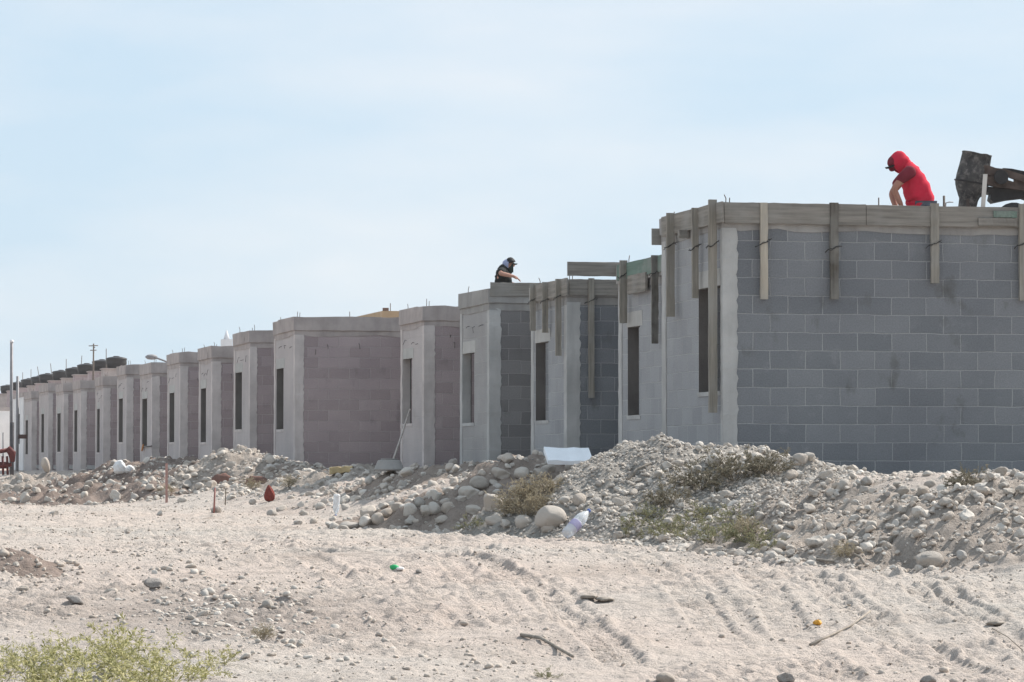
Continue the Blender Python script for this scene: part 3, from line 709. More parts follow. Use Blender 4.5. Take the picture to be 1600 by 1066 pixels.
# far pale tower
M['far_white'] = plain('far_white', (0.62, 0.62, 0.64), 0.8, 0.05, 1, 0)
p = at(354, 524, 330); t = empty('tower', (p.x, p.y, 0)); tag(t, 'pale distant tower just showing above the eighth house', 'tower')
MB().box((-0.5, -0.5, 0), (0.5, 0.5, p.z - 0.4)).build('tower_shaft', M['far_white'], t); MB().lathe([(0.3, p.z - 0.4), (0.22, p.z - 0.1), (0.04, p.z + 0.5)], 10).build('tower_top', M['far_white'], t)
MB().box((0.6, -0.4, 0), (1.3, 0.4, p.z - 1.1)).build('tower_wing', M['far_white'], t)
# ------------------------------------------------------------------ heaps of earth and gravel: things lying on the bank
HEAPS = []
def heap(x, y, Z, ru, rv, h, rot, mat, name, label, cat, seed, pw=1.3, rough=0.13, step=0.045):
    """a heap whose top is about at photo pixel (x, y), Z metres deep; ru, rv half widths across and along the street"""
    p = at(x, y, Z); hh = p.z - float(ground_z(np.array([p.x]), np.array([p.y]), False)[0]) if h is None else h
    HEAPS.append(dict(c=(p.x, p.y), r=(ru, rv), h=hh, rot=rot, mat=mat, name=name, label=label, cat=cat, seed=seed, pw=pw, rough=rough, step=step))
def heap_z(q, u, v, g):
    c, s_ = math.cos(q['rot']), math.sin(q['rot'])
    du, dv = u - q['c'][0], v - q['c'][1]
    a, b = (du * c + dv * s_) / q['r'][0], (-du * s_ + dv * c) / q['r'][1]
    r = np.hypot(a, b) * (1 + 0.5 * fbm(u * 0.9, v * 0.9, q['seed'], 3))
    k = np.clip(1 - r, 0, 1)
    prof = k ** 0.75 if q['pw'] < 1 else np.minimum(k * 1.12, 1)
    n = fbm(u * 2.2, v * 2.2, q['seed'] + 3, 4) * q['rough'] * 2.2 + fbm(u * 9, v * 9, q['seed'] + 9, 3) * q['rough'] * 0.7
    return g + (q['h'] + 0.07) * prof + n * sst(0, 0.35, k) - 0.07
heap(1003, 690, 33.0, 1.9, 2.3, 0.90, 0.2, 'gravel_heap', 'gravel_heap', 'tall heap of grey gravel with white stones, peak in front of the second house', 'gravel heap', 101, 1.3, 0.10)
heap(1085, 722, 31.5, 1.3, 1.8, 0.22, 0.2, 'gravel_heap', 'gravel_heap', 'low grey gravel heap beside the dry bush, right of the tall gravel peak', 'gravel heap', 111, 1.3, 0.10)
heap(795, 722, 38.5, 1.7, 2.2, None, -0.2, 'brown_heap', 'soil_heap', 'brown soil heap full of boulders lying in shade left of the white slab', 'soil heap', 121, 1.2, 0.16)
heap(718, 768, 38.0, 1.25, 2.0, None, 0.3, 'brown_heap', 'soil_heap', 'low brown heap of boulders where the house shadow meets the lane', 'soil heap', 131, 1.2, 0.16)
heap(1360, 765, 27.2, 1.35, 2.3, 0.33, 0.15, 'pale_heap', 'rubble_heap', 'low near heap of dirt and cobbles at the lane edge before the broad block wall', 'rubble heap', 141, 1.0, 0.12)
heap(1455, 800, 25.8, 1.25, 1.3, 0.30, 0.3, 'pale_heap', 'rubble_heap', 'small steep near heap with a hollow dark side, right of the cobble heap', 'rubble heap', 151, 0.8, 0.12)
heap(1180, 735, 31.0, 1.2, 1.8, 0.24, 0.1, 'pale_heap', 'rubble_heap', 'hump of pale dirt under the big dry bush', 'rubble heap', 161, 1.0, 0.10)
heap(1545, 722, 33.0, 1.8, 1.6, 0.09, 0.1, 'gravel_heap', 'gravel_heap', 'spread of grey cobbles at the foot of the broad block wall, right edge', 'gravel heap', 171, 0.9, 0.08)
heap(1300, 735, 33.5, 1.2, 1.2, 0.07, 0.0, 'pale_heap', 'rubble_heap', 'bank of bluish shaded rubble against the broad block wall', 'rubble heap', 176, 0.9, 0.08)
heap(560, 735, 55.0, 1.6, 3.4, 0.12, 0.2, 'pale_heap', 'rubble_heap', 'low long heap of pale rubble before the fifth and sixth houses', 'rubble heap', 181, 0.9, 0.14, 0.06)
heap(660, 742, 48.0, 1.2, 3.0, 0.14, 0.2, 'brown_heap', 'soil_heap', 'low brownish heap before the window with the leaning pole', 'soil heap', 186, 0.9, 0.14, 0.06)
heap(368, 711, 61.0, 1.7, 3.0, None, 0.15, 'pale_heap', 'soil_heap', 'pale pinkish peaked heap before the seventh and eighth houses', 'soil heap', 191, 1.2, 0.2, 0.05)
heap(455, 732, 59.0, 1.3, 2.6, None, 0.1, 'brown_heap', 'soil_heap', 'brown heap tailing off right of the pinkish peak', 'soil heap', 196, 1.0, 0.14, 0.06)
heap(205, 722, 66.0, 1.9, 4.4, None, 0.25, 'dark_heap', 'soil_heap', 'dark brown earth heap lying behind the pink stake', 'soil heap', 201, 0.9, 0.22, 0.06)
heap(275, 731, 63.0, 1.3, 3.0, None, 0.25, 'dark_heap', 'soil_heap', 'dark brown earth heap between the stake and the pinkish peak', 'soil heap', 206, 0.9, 0.2, 0.06)
heap(128, 760, 62.0, 1.2, 4.2, None, 0.5, 'dark_heap', 'soil_heap', 'low dark earth ridge sloping down to the lane at the left', 'soil heap', 211, 0.9, 0.18, 0.06)
heap(50, 748, 70.0, 1.8, 4.2, None, 0.2, 'pale_heap', 'rubble_heap', 'stony pale heap at the left edge below the red machine', 'rubble heap', 216, 0.9, 0.26, 0.05)
heap(10, 905, 24.8, 0.42, 0.9, 0.10, 0.2, 'dark_heap', 'soil_heap', 'little pile of dark clods with a bluish stone at the left lane side', 'soil heap', 221, 0.9, 0.07, 0.02)
for q in HEAPS:
    cu, cv = q['c']; e = 1.75; n1 = int(2 * e * max(q['r']) / q['step']) + 2
    gu = np.linspace(cu - e * max(q['r']), cu + e * max(q['r']), n1); gv = np.linspace(cv - e * max(q['r']), cv + e * max(q['r']), n1)
    U, V_ = np.meshgrid(gu, gv, indexing='ij'); G = ground_z(U.ravel(), V_.ravel()).reshape(U.shape)
    Zh = heap_z(q, U, V_, G)
    keep = Zh > G - 0.068
    k2 = keep[:-1, :-1] | keep[1:, :-1] | keep[:-1, 1:] | keep[1:, 1:]
    ii, jj = np.nonzero(k2)
    F = np.stack([ii * n1 + jj, (ii + 1) * n1 + jj, (ii + 1) * n1 + jj + 1, ii * n1 + jj + 1], -1)
    used = np.unique(F); remap = np.full(n1 * n1, -1); remap[used] = np.arange(len(used))
    z0 = float(G.min()) - 0.05
    VV = np.stack([U, V_, Zh], -1).reshape(-1, 3)[used] - np.array([cu, cv, z0])
    o = link_mesh(q['name'], npmesh(q['name'], VV, remap[F], M[q['mat']], True)); o.location = (cu, cv, z0)
    tag(o, q['label'], q['cat'])
def surf(u, v):
    u = np.atleast_1d(np.asarray(u, float)); v = np.atleast_1d(np.asarray(v, float))
    g = ground_z(u, v); s_ = g.copy()
    for q in HEAPS:
        m = np.hypot(u - q['c'][0], v - q['c'][1]) < 1.8 * max(q['r'])
        if m.any(): s_[m] = np.maximum(s_[m], heap_z(q, u[m], v[m], g[m]))
    return s_
def proj(P):
    """photo pixel of a point: used only to know what the photograph shows"""
    P = np.asarray(P); d = P - np.array([0, 0, CZ]); cp, sp = math.cos(PITCH), math.sin(PITCH)
    f = d @ np.array(FWD); up = d[..., 2]; r = d @ np.array(RIGHT)
    zc = f * cp + up * sp; yc = up * cp - f * sp
    return 800 + FPX * r / zc, 533 - FPX * yc / zc, zc
_S = None
def hit(x, y, Z0=15.0, Z1=95.0):
    """first place where the sight line through photo pixel (x, y) meets the dirt"""
    Z = Z0 * np.exp(np.linspace(0, math.log(Z1 / Z0), 1400)); d = np.array(ray(x, y))
    P = np.array([0, 0, CZ]) + Z[:, None] * d
    s_ = surf(P[:, 0], P[:, 1]); k = np.nonzero(P[:, 2] <= s_)[0]
    i = k[0] if len(k) else len(Z) - 1
    return Vector((P[i, 0], P[i, 1], s_[i])), float(Z[i])

# ------------------------------------------------------------------ stones
def ico(sub):
    bm = bmesh.new(); bmesh.ops.create_icosphere(bm, subdivisions=sub, radius=1)
    V = np.array([v.co[:] for v in bm.verts]); F = np.array([[v.index for v in f.verts] for f in bm.faces]); bm.free(); return V, F
def pebble(sub, seed, ang=0.22, flat=0.7):
    V, F = ico(sub); r = np.random.default_rng(seed)
    sc = np.array([1.0, r.uniform(0.68, 1.0), r.uniform(flat - 0.12, flat + 0.15)])
    out = V.copy()
    for _ in range(7):      # dents: planes that shave the ball
        n = r.normal(size=3); n /= np.linalg.norm(n); c = r.uniform(0.5, 0.92) if ang > 0.3 else r.uniform(0.62, 0.92)
        d = out @ n; out -= np.outer(np.clip(d - c, 0, None), n) * (0.95 if ang > 0.3 else 0.55)
    nse = fbm(out[:, 0] * 1.5 + 7 * seed, out[:, 1] * 1.5 + out[:, 2] * 1.1, seed, 3)
    out *= (1 + ang * nse)[:, None]
    if sub >= 3:
        out *= (1 + 0.035 * fbm(out[:, 0] * 7, out[:, 1] * 7 + out[:, 2] * 5, seed + 5, 3))[:, None]
    return out * sc, F
BIG = []
for k in range(14):
    V, F = pebble(4, 300 + k, 0.5 if k % 3 else 0.2)
    BIG.append(npmesh('boulder', V, F, M['stone'], True))
def boulder(p, size, label, group='stones lying in the rubble', name='stone', cat='stone', sink=0.32, k=None, el=None, rot=None):
    k = random.randrange(len(BIG)) if k is None else k
    o = link_mesh(name, BIG[k]); s_ = size / 2
    e = el or (1, random.uniform(0.85, 1.05), random.uniform(0.85, 1.15))
    o.scale = (s_ * e[0], s_ * e[1], s_ * e[2])
    o.rotation_euler = rot or (random.uniform(-.35, .35), random.uniform(-.35, .35), random.uniform(0, 6.3))
    o.location = (p.x, p.y, p.z + s_ * 0.7 * e[2] * (1 - 2 * sink)); tag(o, label, cat, group); return o
def px_boulder(x, y, wpx, label, **kw):
    """boulder whose centre is seen at (x, y): its base a bit lower"""
    p, Z = hit(x, y + wpx * 0.30)
    return boulder(p, wpx * Z / FPX, label, **kw)
named = [
 (860, 806, 52, 'largest pale boulder at the lane edge, left of the bottle with a purple label'),
 (772, 809, 31, 'smooth pale round boulder beside a grass tuft at the brown heap foot'),
 (790, 817, 22, 'smaller round boulder touching the right side of the smooth pale one'),
 (906, 780, 31, 'rounded pale boulder at the foot of the gravel slope above the bottle'),
 (577, 793, 40, 'wide pale boulder at the far left foot of the brown heaps'),
 (1274, 842, 34, 'tilted flat pale stone in the middle of the near cobble heap'),
 (1451, 866, 46, 'large greyish slab boulder under the hollow side of the near heap'),
 (966, 836, 20, 'lone round stone on the lane beside the dry weeds, right of the bottle'),
 (71, 733, 22, 'pointed pale stone standing up before the fourteenth house'),
 (338, 794, 24, 'rounded pale stone behind the red marker stick'),
 (40, 776, 24, 'large pale stone at the left edge of the lane'),
]
for k, (x, y, wv, l) in enumerate(named):
    if k == 8: 
        p, Z = hit(x, 741); o = boulder(p, 0.36, l, group=None, k=3, el=(0.5, 0.9, 1.4), rot=(0, -0.25, 0.3), sink=0.05)
    else: px_boulder(x, y, wv, l, group=None, k=k, sink=0.42 if k == 6 else 0.28)
foot = 'rounded boulder lying in the shaded brown heap left of the white slab'
for (x, y, wv) in [(590, 808, 28), (605, 798, 32), (642, 811, 28), (856, 824, 27), (819, 812, 34), (882, 782, 22), (749, 751, 36), (731, 765, 42), (784, 739, 34),
                   (815, 738, 32), (845, 737, 30), (770, 783, 36), (805, 762, 34), (700, 790, 32), (665, 800, 26), (690, 812, 24), (740, 795, 26), (845, 760, 26), (620, 790, 24), (655, 780, 26), (680, 770, 28), (710, 750, 26)]:
    px_boulder(x, y, wv * 0.95, foot, group='boulders of the brown heap')
cob = 'rounded pale cobble on the near bank between the dry bush and right edge'
for (zx, zy, wv) in [(430, 555, 62), (560, 515, 75), (720, 515, 70), (795, 560, 85), (900, 550, 72), (660, 595, 65), (640, 660, 72), (530, 790, 72), (520, 830, 58), (560, 845, 55),
                     (980, 815, 70), (920, 740, 64), (1250, 645, 66), (1310, 632, 46), (1290, 672, 42), (1400, 485, 90), (1200, 455, 110), (400, 440, 80), (215, 442, 95), (600, 445, 80),
                     (640, 440, 60), (1380, 612, 50), (1150, 600, 80), (1180, 557, 62), (1590, 580, 62), (1510, 562, 52), (1530, 600, 60), (1400, 635, 46), (1450, 530, 52), (1310, 484, 40),
                     (890, 580, 60), (1040, 560, 50), (1060, 590, 70), (420, 710, 52), (270, 640, 52), (270, 605, 70), (560, 740, 56), (670, 745, 50), (730, 660, 44), (800, 690, 40),
                     (1060, 670, 60), (690, 830, 40), (770, 830, 42), (860, 850, 50), (950, 850, 50), (1180, 890, 90), (1350, 780, 40), (1510, 740, 60), (1450, 640, 45), (130, 490, 70),
                     (60, 470, 60), (700, 860, 40), (1560, 690, 50), (1500, 500, 60), (1560, 510, 50), (1120, 450, 60), (1060, 470, 50), (500, 870, 60), (560, 875, 50)]:
    px_boulder(1040 + .35 * zx, 560 + .35 * zy, wv * .35, cob, group='cobbles of the near bank')
grav = 'pale cobble on the lower slope of the tall grey gravel heap'
for (zx, zy, wv) in [(1260, 220, 62), (1190, 325, 60), (1075, 330, 50), (1070, 290, 55), (1120, 300, 40), (960, 330, 50), (1075, 235, 40), (1140, 340, 50), (1130, 220, 36), (1190, 350, 46),
                     (1150, 270, 40), (1040, 350, 40), (1000, 320, 44), (910, 195, 30), (1340, 170, 60), (1510, 150, 70), (1380, 130, 60), (1260, 330, 60), (1030, 300, 40), (1100, 260, 40)]:
    px_boulder(560 + zx * .35, 680 + zy * .35, wv * .33, grav, group='cobbles of the gravel heap')
far = 'pale stone in the far rubble at the left before the row of houses'
for (x, y, wv) in [(58, 768, 14), (75, 778, 18), (20, 779, 16), (180, 775, 22), (235, 762, 18), (272, 752, 12), (285, 780, 16), (85, 800, 16), (305, 745, 12), (405, 745, 16), (420, 742, 16), (250, 800, 12),
                   (395, 783, 16), (425, 800, 18), (440, 792, 20), (475, 800, 18), (455, 775, 14), (485, 770, 16), (500, 755, 16), (520, 760, 14), (545, 765, 14), (600, 760, 16), (560, 752, 16), (500, 790, 18), (465, 815, 16),
                   (540, 790, 20), (520, 810, 14), (490, 813, 14), (110, 742, 10), (130, 735, 12), (150, 745, 10), (30, 745, 12), (10, 760, 14), (45, 760, 12), (95, 768, 12), (135, 768, 10), (355, 768, 10), (320, 750, 10), (560, 778, 14), (590, 770, 12)]:
    px_boulder(x, y, wv, far, group='stones of the far rubble')
lane = [(418, 942, 24, 'pale half buried stone alone on the lane, lower left'), (655, 892, 13, 'small dark square stone near the green cap on the lane'), (117, 934, 30, 'dark angular stone on the lane beside the clod pile'),
        (240, 908, 30, 'flat dark stone lying on the lane, left'), (36, 918, 20, 'bluish pale round stone on the clod pile'), (340, 868, 8, 'small stone by the far tracks'), (305, 985, 16, 'flat yellowish stone at the weed patch edge'),
        (1228, 1058, 34, 'dark half buried stone at the bottom edge'), (1450, 1062, 30, 'dark round stone at the bottom right edge'), (1040, 1056, 40, 'flattened grey stone at the bottom edge, middle'), (24, 880, 12, 'pointed stone on the left lane')]
M['stone_dark'] = plain('dark_stone', (0.27, 0.245, 0.225), 0.95, 0.25, 8, 0.006)
dk = []
for k in range(3):
    V, F = pebble(4, 350 + k, 0.35, 0.5); dk.append(npmesh('dark_stone', V, F, M['stone_dark'], True))
for k, (x, y, wv, l) in enumerate(lane):
    o = px_boulder(x, y, wv, l, group=None, k=k, sink=0.3)
    if 'dark' in l: o.data = dk[k % 3]
# the many: one mass of rubble, one of gravel, one of clods
def scatter(name, label, cat, n, sample, size, sub, mat, seed, flat=0.7, sink=0.25, smooth=True, ang=0.25):
    r = np.random.default_rng(seed)
    u, v = sample(r, n); z = surf(u, v)
    X, Y, Z = proj(np.stack([u, v, z], -1))
    m = (X > -60) & (X < 1660) & (Y < 1100); u, v, z = u[m], v[m], z[m]; n = len(u)
    s_ = size(r, n, u, v) / 2
    Vs = [pebble(sub, seed * 10 + k, ang, flat) for k in range(10)]; F0 = Vs[0][1]; nv = len(Vs[0][0])
    B = np.stack([q[0] for q in Vs])[r.integers(0, 10, n)]
    a, b, c = r.uniform(0, 6.283, n), r.normal(0, 0.3, n), r.normal(0, 0.3, n)
    ca, sa, cb, sb, cc, sc = np.cos(a), np.sin(a), np.cos(b), np.sin(b), np.cos(c), np.sin(c); o_ = np.zeros(n); i_ = np.ones(n)
    Rz = np.stack([ca, -sa, o_, sa, ca, o_, o_, o_, i_], -1).reshape(n, 3, 3); Rx = np.stack([i_, o_, o_, o_, cb, -sb, o_, sb, cb], -1).reshape(n, 3, 3)
    Ry = np.stack([cc, o_, sc, o_, i_, o_, -sc, o_, cc], -1).reshape(n, 3, 3)
    V = np.einsum('nij,nkj->nki', Rx @ Ry @ Rz, B) * (s_ * r.uniform(0.8, 1.25, n))[:, None, None]
    V += np.stack([u, v, z + s_ * flat * (1 - 2 * sink)], -1)[:, None, :]
    F = (F0[None] + (np.arange(n) * nv)[:, None, None]).reshape(-1, 3)
    me = npmesh(name, V.reshape(-1, 3), F, mat, smooth, np.repeat(r.random(n), len(F0)))
    return tag(link_mesh(name, me), label, cat, kind='stuff')
def in_view(r, n, za, zb, ya=0, xa=-40, xb=1640):
    Z = np.sqrt(r.uniform(za ** 2, zb ** 2, n)); X = (r.uniform(xa, xb, n) - 800) / FPX * Z
    return X * ct + Z * st, -X * st + Z * ct
def free(u, v):
    ok = np.ones(len(u), bool)
    for h in HS: ok &= ~((u > h['u'] - 0.05) & (v > h['v0'] - 0.05) & (v < h['v1'] + 3))
    return ok
def s_bank(lo, near=0.25, za=23, zb=100):
    def f(r, n):
        u, v = in_view(r, n * 6, za, zb)
        b = bank(u, v); k = (r.random(len(u)) < sst(0.01, near, b)) & free(u, v) & (fbm(u * 0.7, v * 0.7, 91, 3) + 0.18 * r.normal(size=len(u)) > lo)
        return u[k][:n], v[k][:n]
    return f
def s_heap(idx, spread=1.0):
    def f(r, n):
        us, vs = [], []
        for q in idx:
            q = HEAPS[q]; a = r.uniform(0, 6.283, n); d = np.sqrt(r.random(n)) * spread
            x, y = np.cos(a) * d * q['r'][0], np.sin(a) * d * q['r'][1]; c, s_ = math.cos(q['rot']), math.sin(q['rot'])
            us.append(q['c'][0] + x * c - y * s_); vs.append(q['c'][1] + x * s_ + y * c)
        u, v = np.concatenate(us), np.concatenate(vs); k = free(u, v); return u[k], v[k]
    return f
def lognorm(med, sig, mx):
    return lambda r, n, u, v: np.clip(med * np.exp(r.normal(0, sig, n)), med * 0.4, mx)
scatter('rubble', 'loose rubble stones strewn along the bank in front of the houses', 'rubble', 1000, s_bank(0.05), lognorm(0.05, 0.5, 0.14), 3, M['stone_fine'], 1, sink=0.38, ang=0.6)
scatter('rubble', 'smaller stones and grit strewn along the bank in front of the houses', 'rubble', 15000, s_bank(-0.05, 0.2), lognorm(0.018, 0.5, 0.06), 1, M['stone_fine'], 2, sink=0.35, ang=0.5)
scatter('gravel', 'pale broken gravel covering the tall grey heap', 'gravel', 7000, s_heap([0, 1], 1.05), lognorm(0.021, 0.5, 0.09), 1, M['stone_fine'], 3, sink=0.3, ang=0.55, smooth=False)
scatter('gravel', 'cobbles and gravel covering the near heaps before the broad wall', 'gravel', 1300, s_heap([4, 5, 6, 7, 8], 1.1), lognorm(0.027, 0.65, 0.13), 2, M['stone_fine'], 4, sink=0.35, ang=0.65, smooth=False)
scatter('gravel', 'lumps and stones covering the brown and far heaps', 'gravel', 330, s_heap([2, 3, 9, 10, 11, 12, 13, 14, 15, 16], 1.1), lognorm(0.05, 0.6, 0.2), 3, M['stone_fine'], 5, sink=0.4, ang=0.5)
def s_lane(r, n):
    u, v = in_view(r, n * 4, 16, 60); b = bank(u, v)
    k = (b < 0.05) & (fbm(u * 0.6, v * 0.6, 95, 3) + 0.14 * r.normal(size=len(u)) > 0.05); return u[k][:n], v[k][:n]
scatter('dirt_clods', 'small clods and pebbles scattered over the dirt lane', 'clods', 16000, s_lane, lognorm(0.016, 0.55, 0.06), 1, M['clod'], 6, flat=0.6, sink=0.33, ang=0.45)
scatter('dirt_clods', 'dark clods in the little pile at the left lane side', 'clods', 150, s_heap([17], 1.2), lognorm(0.035, 0.4, 0.09), 2, M['clod'], 8, flat=0.8, ang=0.5)
def s_patch(r, n):
    us, vs = [], []
    for _ in range(n):
        x, y = r.normal(360, 95), r.normal(965, 17); p = on_z(x + (y - 965) * 2, y, -0.22); us.append(p.x); vs.append(p.y)
    return np.array(us), np.array(vs)
scatter('dirt_clods', 'patch of darker clods and stones on the lane behind the weed patch', 'clods', 900, s_patch, lognorm(0.022, 0.6, 0.09), 2, M['stone_fine'], 12, flat=0.6, sink=0.35, ang=0.5)

scatter('gravel', 'broken bits and grit over the far left earth heaps', 'gravel', 420, s_heap([9, 10, 11, 12, 13, 14, 15, 16], 1.2), lognorm(0.045, 0.65, 0.2), 2, M['stone_fine'], 14, sink=0.35, ang=0.6, smooth=False)

# ------------------------------------------------------------------ plants
M['dry_twig'] = plain('dry_twig', (0.20, 0.165, 0.125), 0.9, 0.3, 20, 0)
M['green_stem'] = plain('green_stem', (0.20, 0.19, 0.09), 0.8, 0.3, 20, 0)
M['dry_leaf'] = leaf_mat('dry_leaf', (0.15, 0.135, 0.095), (0.30, 0.265, 0.20), 0.2)
M['straw'] = leaf_mat('straw', (0.30, 0.25, 0.17), (0.46, 0.40, 0.29), 0.25)
M['olive'] = leaf_mat('olive_leaf', (0.15, 0.16, 0.085), (0.34, 0.32, 0.19), 0.25)
M['weed'] = leaf_mat('weed_leaf', (0.20, 0.20, 0.06), (0.66, 0.61, 0.36), 0.4)
def leafmesh(name, P, D, Ln, Wd, mat, seed):
    """one bent leaf (4 triangles) per entry, thousands at once"""
    r = np.random.default_rng(seed); n = len(P)
    D = D / np.linalg.norm(D, axis=1)[:, None]
    s_ = np.cross(D, r.normal(size=(n, 3))); s_ /= np.linalg.norm(s_, axis=1)[:, None]; up = np.cross(s_, D)
    a, L, Wv = P, Ln[:, None], Wd[:, None]
    pts = [a, a + D * L * .45 + s_ * Wv, a + D * L * .5 + up * L * .08, a + D * L * .45 - s_ * Wv, a + D * L * 0.96 - up * L * .12]
    V = np.stack(pts, 1).reshape(-1, 3); b = (np.arange(n) * 5)[:, None]
    F = np.concatenate([b + np.array([[0, 1, 2]]), b + np.array([[0, 2, 3]]), b + np.array([[1, 4, 2]]), b + np.array([[2, 4, 3]])])
    return npmesh(name, V, F, mat, False, np.tile(r.random(n), 4))
def plant_meshes(seed, stems, hgt, spread, per, ll, lw, stem_mat, leaf_m, rad=0.003, droop=0.2, branch=2, start=0.15):
    r = random.Random(seed); mb = MB(); P, D, L, Wd = [], [], [], []
    def limb(p, d, ln, rd, lev):
        pts = [p]; q = p.copy(); dd = d.copy(); n = 6
        for k in range(n):
            dd = (dd + Vector((r.gauss(0, .16), r.gauss(0, .16), r.gauss(0, .1) - droop * 0.12))).normalized()
            q = q + dd * ln / n; pts.append(q)
        mb.tube(pts, [rd * (1 - .8 * k / n) for k in range(n + 1)], 4)
        for k in range(per if lev else int(per * 0.8)):
            t = r.uniform(start if lev == 0 else 0.1, 1) * n; i = min(int(t), n - 1); c = pts[i].lerp(pts[i + 1], t - i)
            dr = ((pts[i + 1] - pts[i]).normalized() * r.uniform(0.1, 0.9) + Vector((r.gauss(0, .6), r.gauss(0, .6), r.gauss(0.1, .45)))).normalized()
            P.append(c[:]); D.append(dr[:]); L.append(ll * r.uniform(.5, 1.3)); Wd.append(lw * r.uniform(.6, 1.3))
        if lev < branch:
            for k in range(r.choice((2, 3))):
                t = r.uniform(0.3, 0.9) * n; i = int(t)
                d2 = ((pts[i + 1] - pts[i]).normalized() + Vector((r.gauss(0, .6), r.gauss(0, .6), r.gauss(.15, .3)))).normalized()
                limb(pts[i], d2, ln * r.uniform(.35, .6), rd * .6, lev + 1)
    for k in range(stems):
        a = r.uniform(0, 6.283); sp = spread * math.sqrt(r.random())
        d = Vector((math.cos(a) * sp, math.sin(a) * sp, 1)).normalized()
        limb(Vector((math.cos(a) * 0.03 * sp, math.sin(a) * 0.03 * sp, -0.03)), d, hgt * r.uniform(.65, 1.1), rad, 0)
    st_me = bpy.data.meshes.new('stems'); st_me.from_pydata([tuple(p) for p in mb.v], [], mb.f); st_me.materials.append(stem_mat)
    lf = leafmesh('foliage', np.array(P), np.array(D), np.array(L), np.array(Wd), leaf_m, seed)
    return st_me, lf
def put_plant(name, meshes, p, label, cat, group=None, sc=1.0, rz=None):
    t = empty(name, p, random.uniform(0, 6.3) if rz is None else rz); t.scale = (sc, sc, sc * random.uniform(0.85, 1.1)); tag(t, label, cat, group)
    link_mesh('stems', meshes[0], t); link_mesh('foliage', meshes[1], t); return t
bush = [plant_meshes(500 + k, 26, 0.36, 1.5, 16, 0.028, 0.006, M['dry_twig'], M['dry_leaf'], 0.004, 0.3, 2) for k in range(2)]
low = [plant_meshes(510 + k, 16, 0.20, 2.2, 10, 0.035, 0.005, M['dry_twig'], M['olive'], 0.0025, 0.3, 1) for k in range(3)]
straw = [plant_meshes(520 + k, 30, 0.24, 0.9, 6, 0.05, 0.0035, M['dry_twig'], M['straw'], 0.0018, 0.3, 1) for k in range(3)]
weed = [plant_meshes(530 + k, 6, 0.32, 1.05, 7, 0.038, 0.0055, M['green_stem'], M['weed'], 0.0024, 0.3, 2, 0.25) for k in range(4)]
for k, (x, y, sc, l) in enumerate([(1148, 752, 0.9, 'big dry greyish brown bush on the bank below the nearest house corner'), (1095, 762, 0.85, 'dry bush left of and touching the biggest brown bush'),
                                  (1200, 742, 0.75, 'dry twiggy bush right of the biggest brown bush'), (1045, 790, 0.7, 'thin dry bush at the right foot of the gravel heap'),
                                  (1512, 762, 0.5, 'small dull green bush among the cobbles below the broad block wall')]):
    p, Z = hit(x, y); put_plant('dry_bush', bush[k % 2], p, l, 'bush', 'dry bushes on the bank', sc)
lw_l = 'low olive weed in the dry patch between the bottle and the near cobble heap'
for k, (x, y) in enumerate([(1000, 826), (1030, 822), (1060, 828), (1085, 820), (1110, 826), (1075, 838), (1040, 838), (1135, 834), (1160, 842), (1180, 850), (1120, 848), (1150, 815), (1095, 806), (985, 836), (1200, 856), (1015, 808)]):
    p, Z = hit(x, y); put_plant('low_weed', low[k % 3], p, lw_l, 'weed', 'low weeds at the lane edge', random.uniform(0.6, 1.0))
st_l = 'dry straw coloured grass tuft in front of the brown heap'
for k, (x, y, sc) in enumerate([(808, 800, 1.2), (835, 788, 1.1), (852, 775, 1.0), (795, 806, .8), (825, 806, .9), (845, 795, .8)]):
    p, Z = hit(x, y); put_plant('grass_tuft', straw[k % 3], p, st_l, 'grass tuft', 'straw tufts by the brown heap', sc)
for k, (x, y, sc, l) in enumerate([(738, 826, .7, 'small green tuft at the foot of the brown heap beside the round boulder'), (1322, 872, .6, 'dry tuft at the lane edge below the near cobble heap'),
        (450, 762, 1.0, 'yellowish dry tuft behind the red cloth'), (262, 775, .9, 'dry tuft beside the pink stake'), (855, 1060, .35, 'tiny yellow green tuft at the bottom edge of the lane'),
        (410, 1000, .4, 'small dry tuft beside the weed patch'), (1170, 838, .8, 'dry tuft between the weeds and the cobble heap'), (395, 765, .9, 'straw tuft left of the red cloth')]):
    p, Z = hit(x, y); put_plant('grass_tuft', straw[k % 3] if k not in (0, 4) else low[0], p, l, 'grass tuft', None, sc)
wd_l = 'bushy yellow green weed in the dense patch at the lower left corner'
for k, (x, y, sc) in enumerate([(15, 1075, 1), (55, 1070, 1), (95, 1080, 1.1), (135, 1068, 1), (170, 1062, 1.1), (200, 1055, 1.1), (225, 1068, 1), (250, 1080, .9), (120, 1105, 1.2),
                                (215, 1098, 1.1), (255, 1100, .9), (40, 1046, .7), (110, 1040, .8), (190, 1032, .95), (160, 1040, .8), (5, 1060, .7), (238, 1045, .8), (-15, 1085, 1), (0, 1110, 1.1), (100, 1125, 1.3), (200, 1125, 1.2)]):
    p, Z = hit(x, y, 13); put_plant('weed', weed[k % 4], p, wd_l, 'weed', 'weeds of the lower left patch', sc * 0.78)
for k, (x, y, sc, l) in enumerate([(310, 1060, .75, 'lone yellow green weed standing right of the dense weed patch'), (345, 1040, .5, 'smallest weed, farthest right of the weed patch'), (292, 1085, .8, 'weed at the bottom edge just right of the dense patch')]):
    p, Z = hit(x, y, 13); put_plant('weed', weed[(k + 1) % 4], p, l, 'weed', None, sc * 0.85)

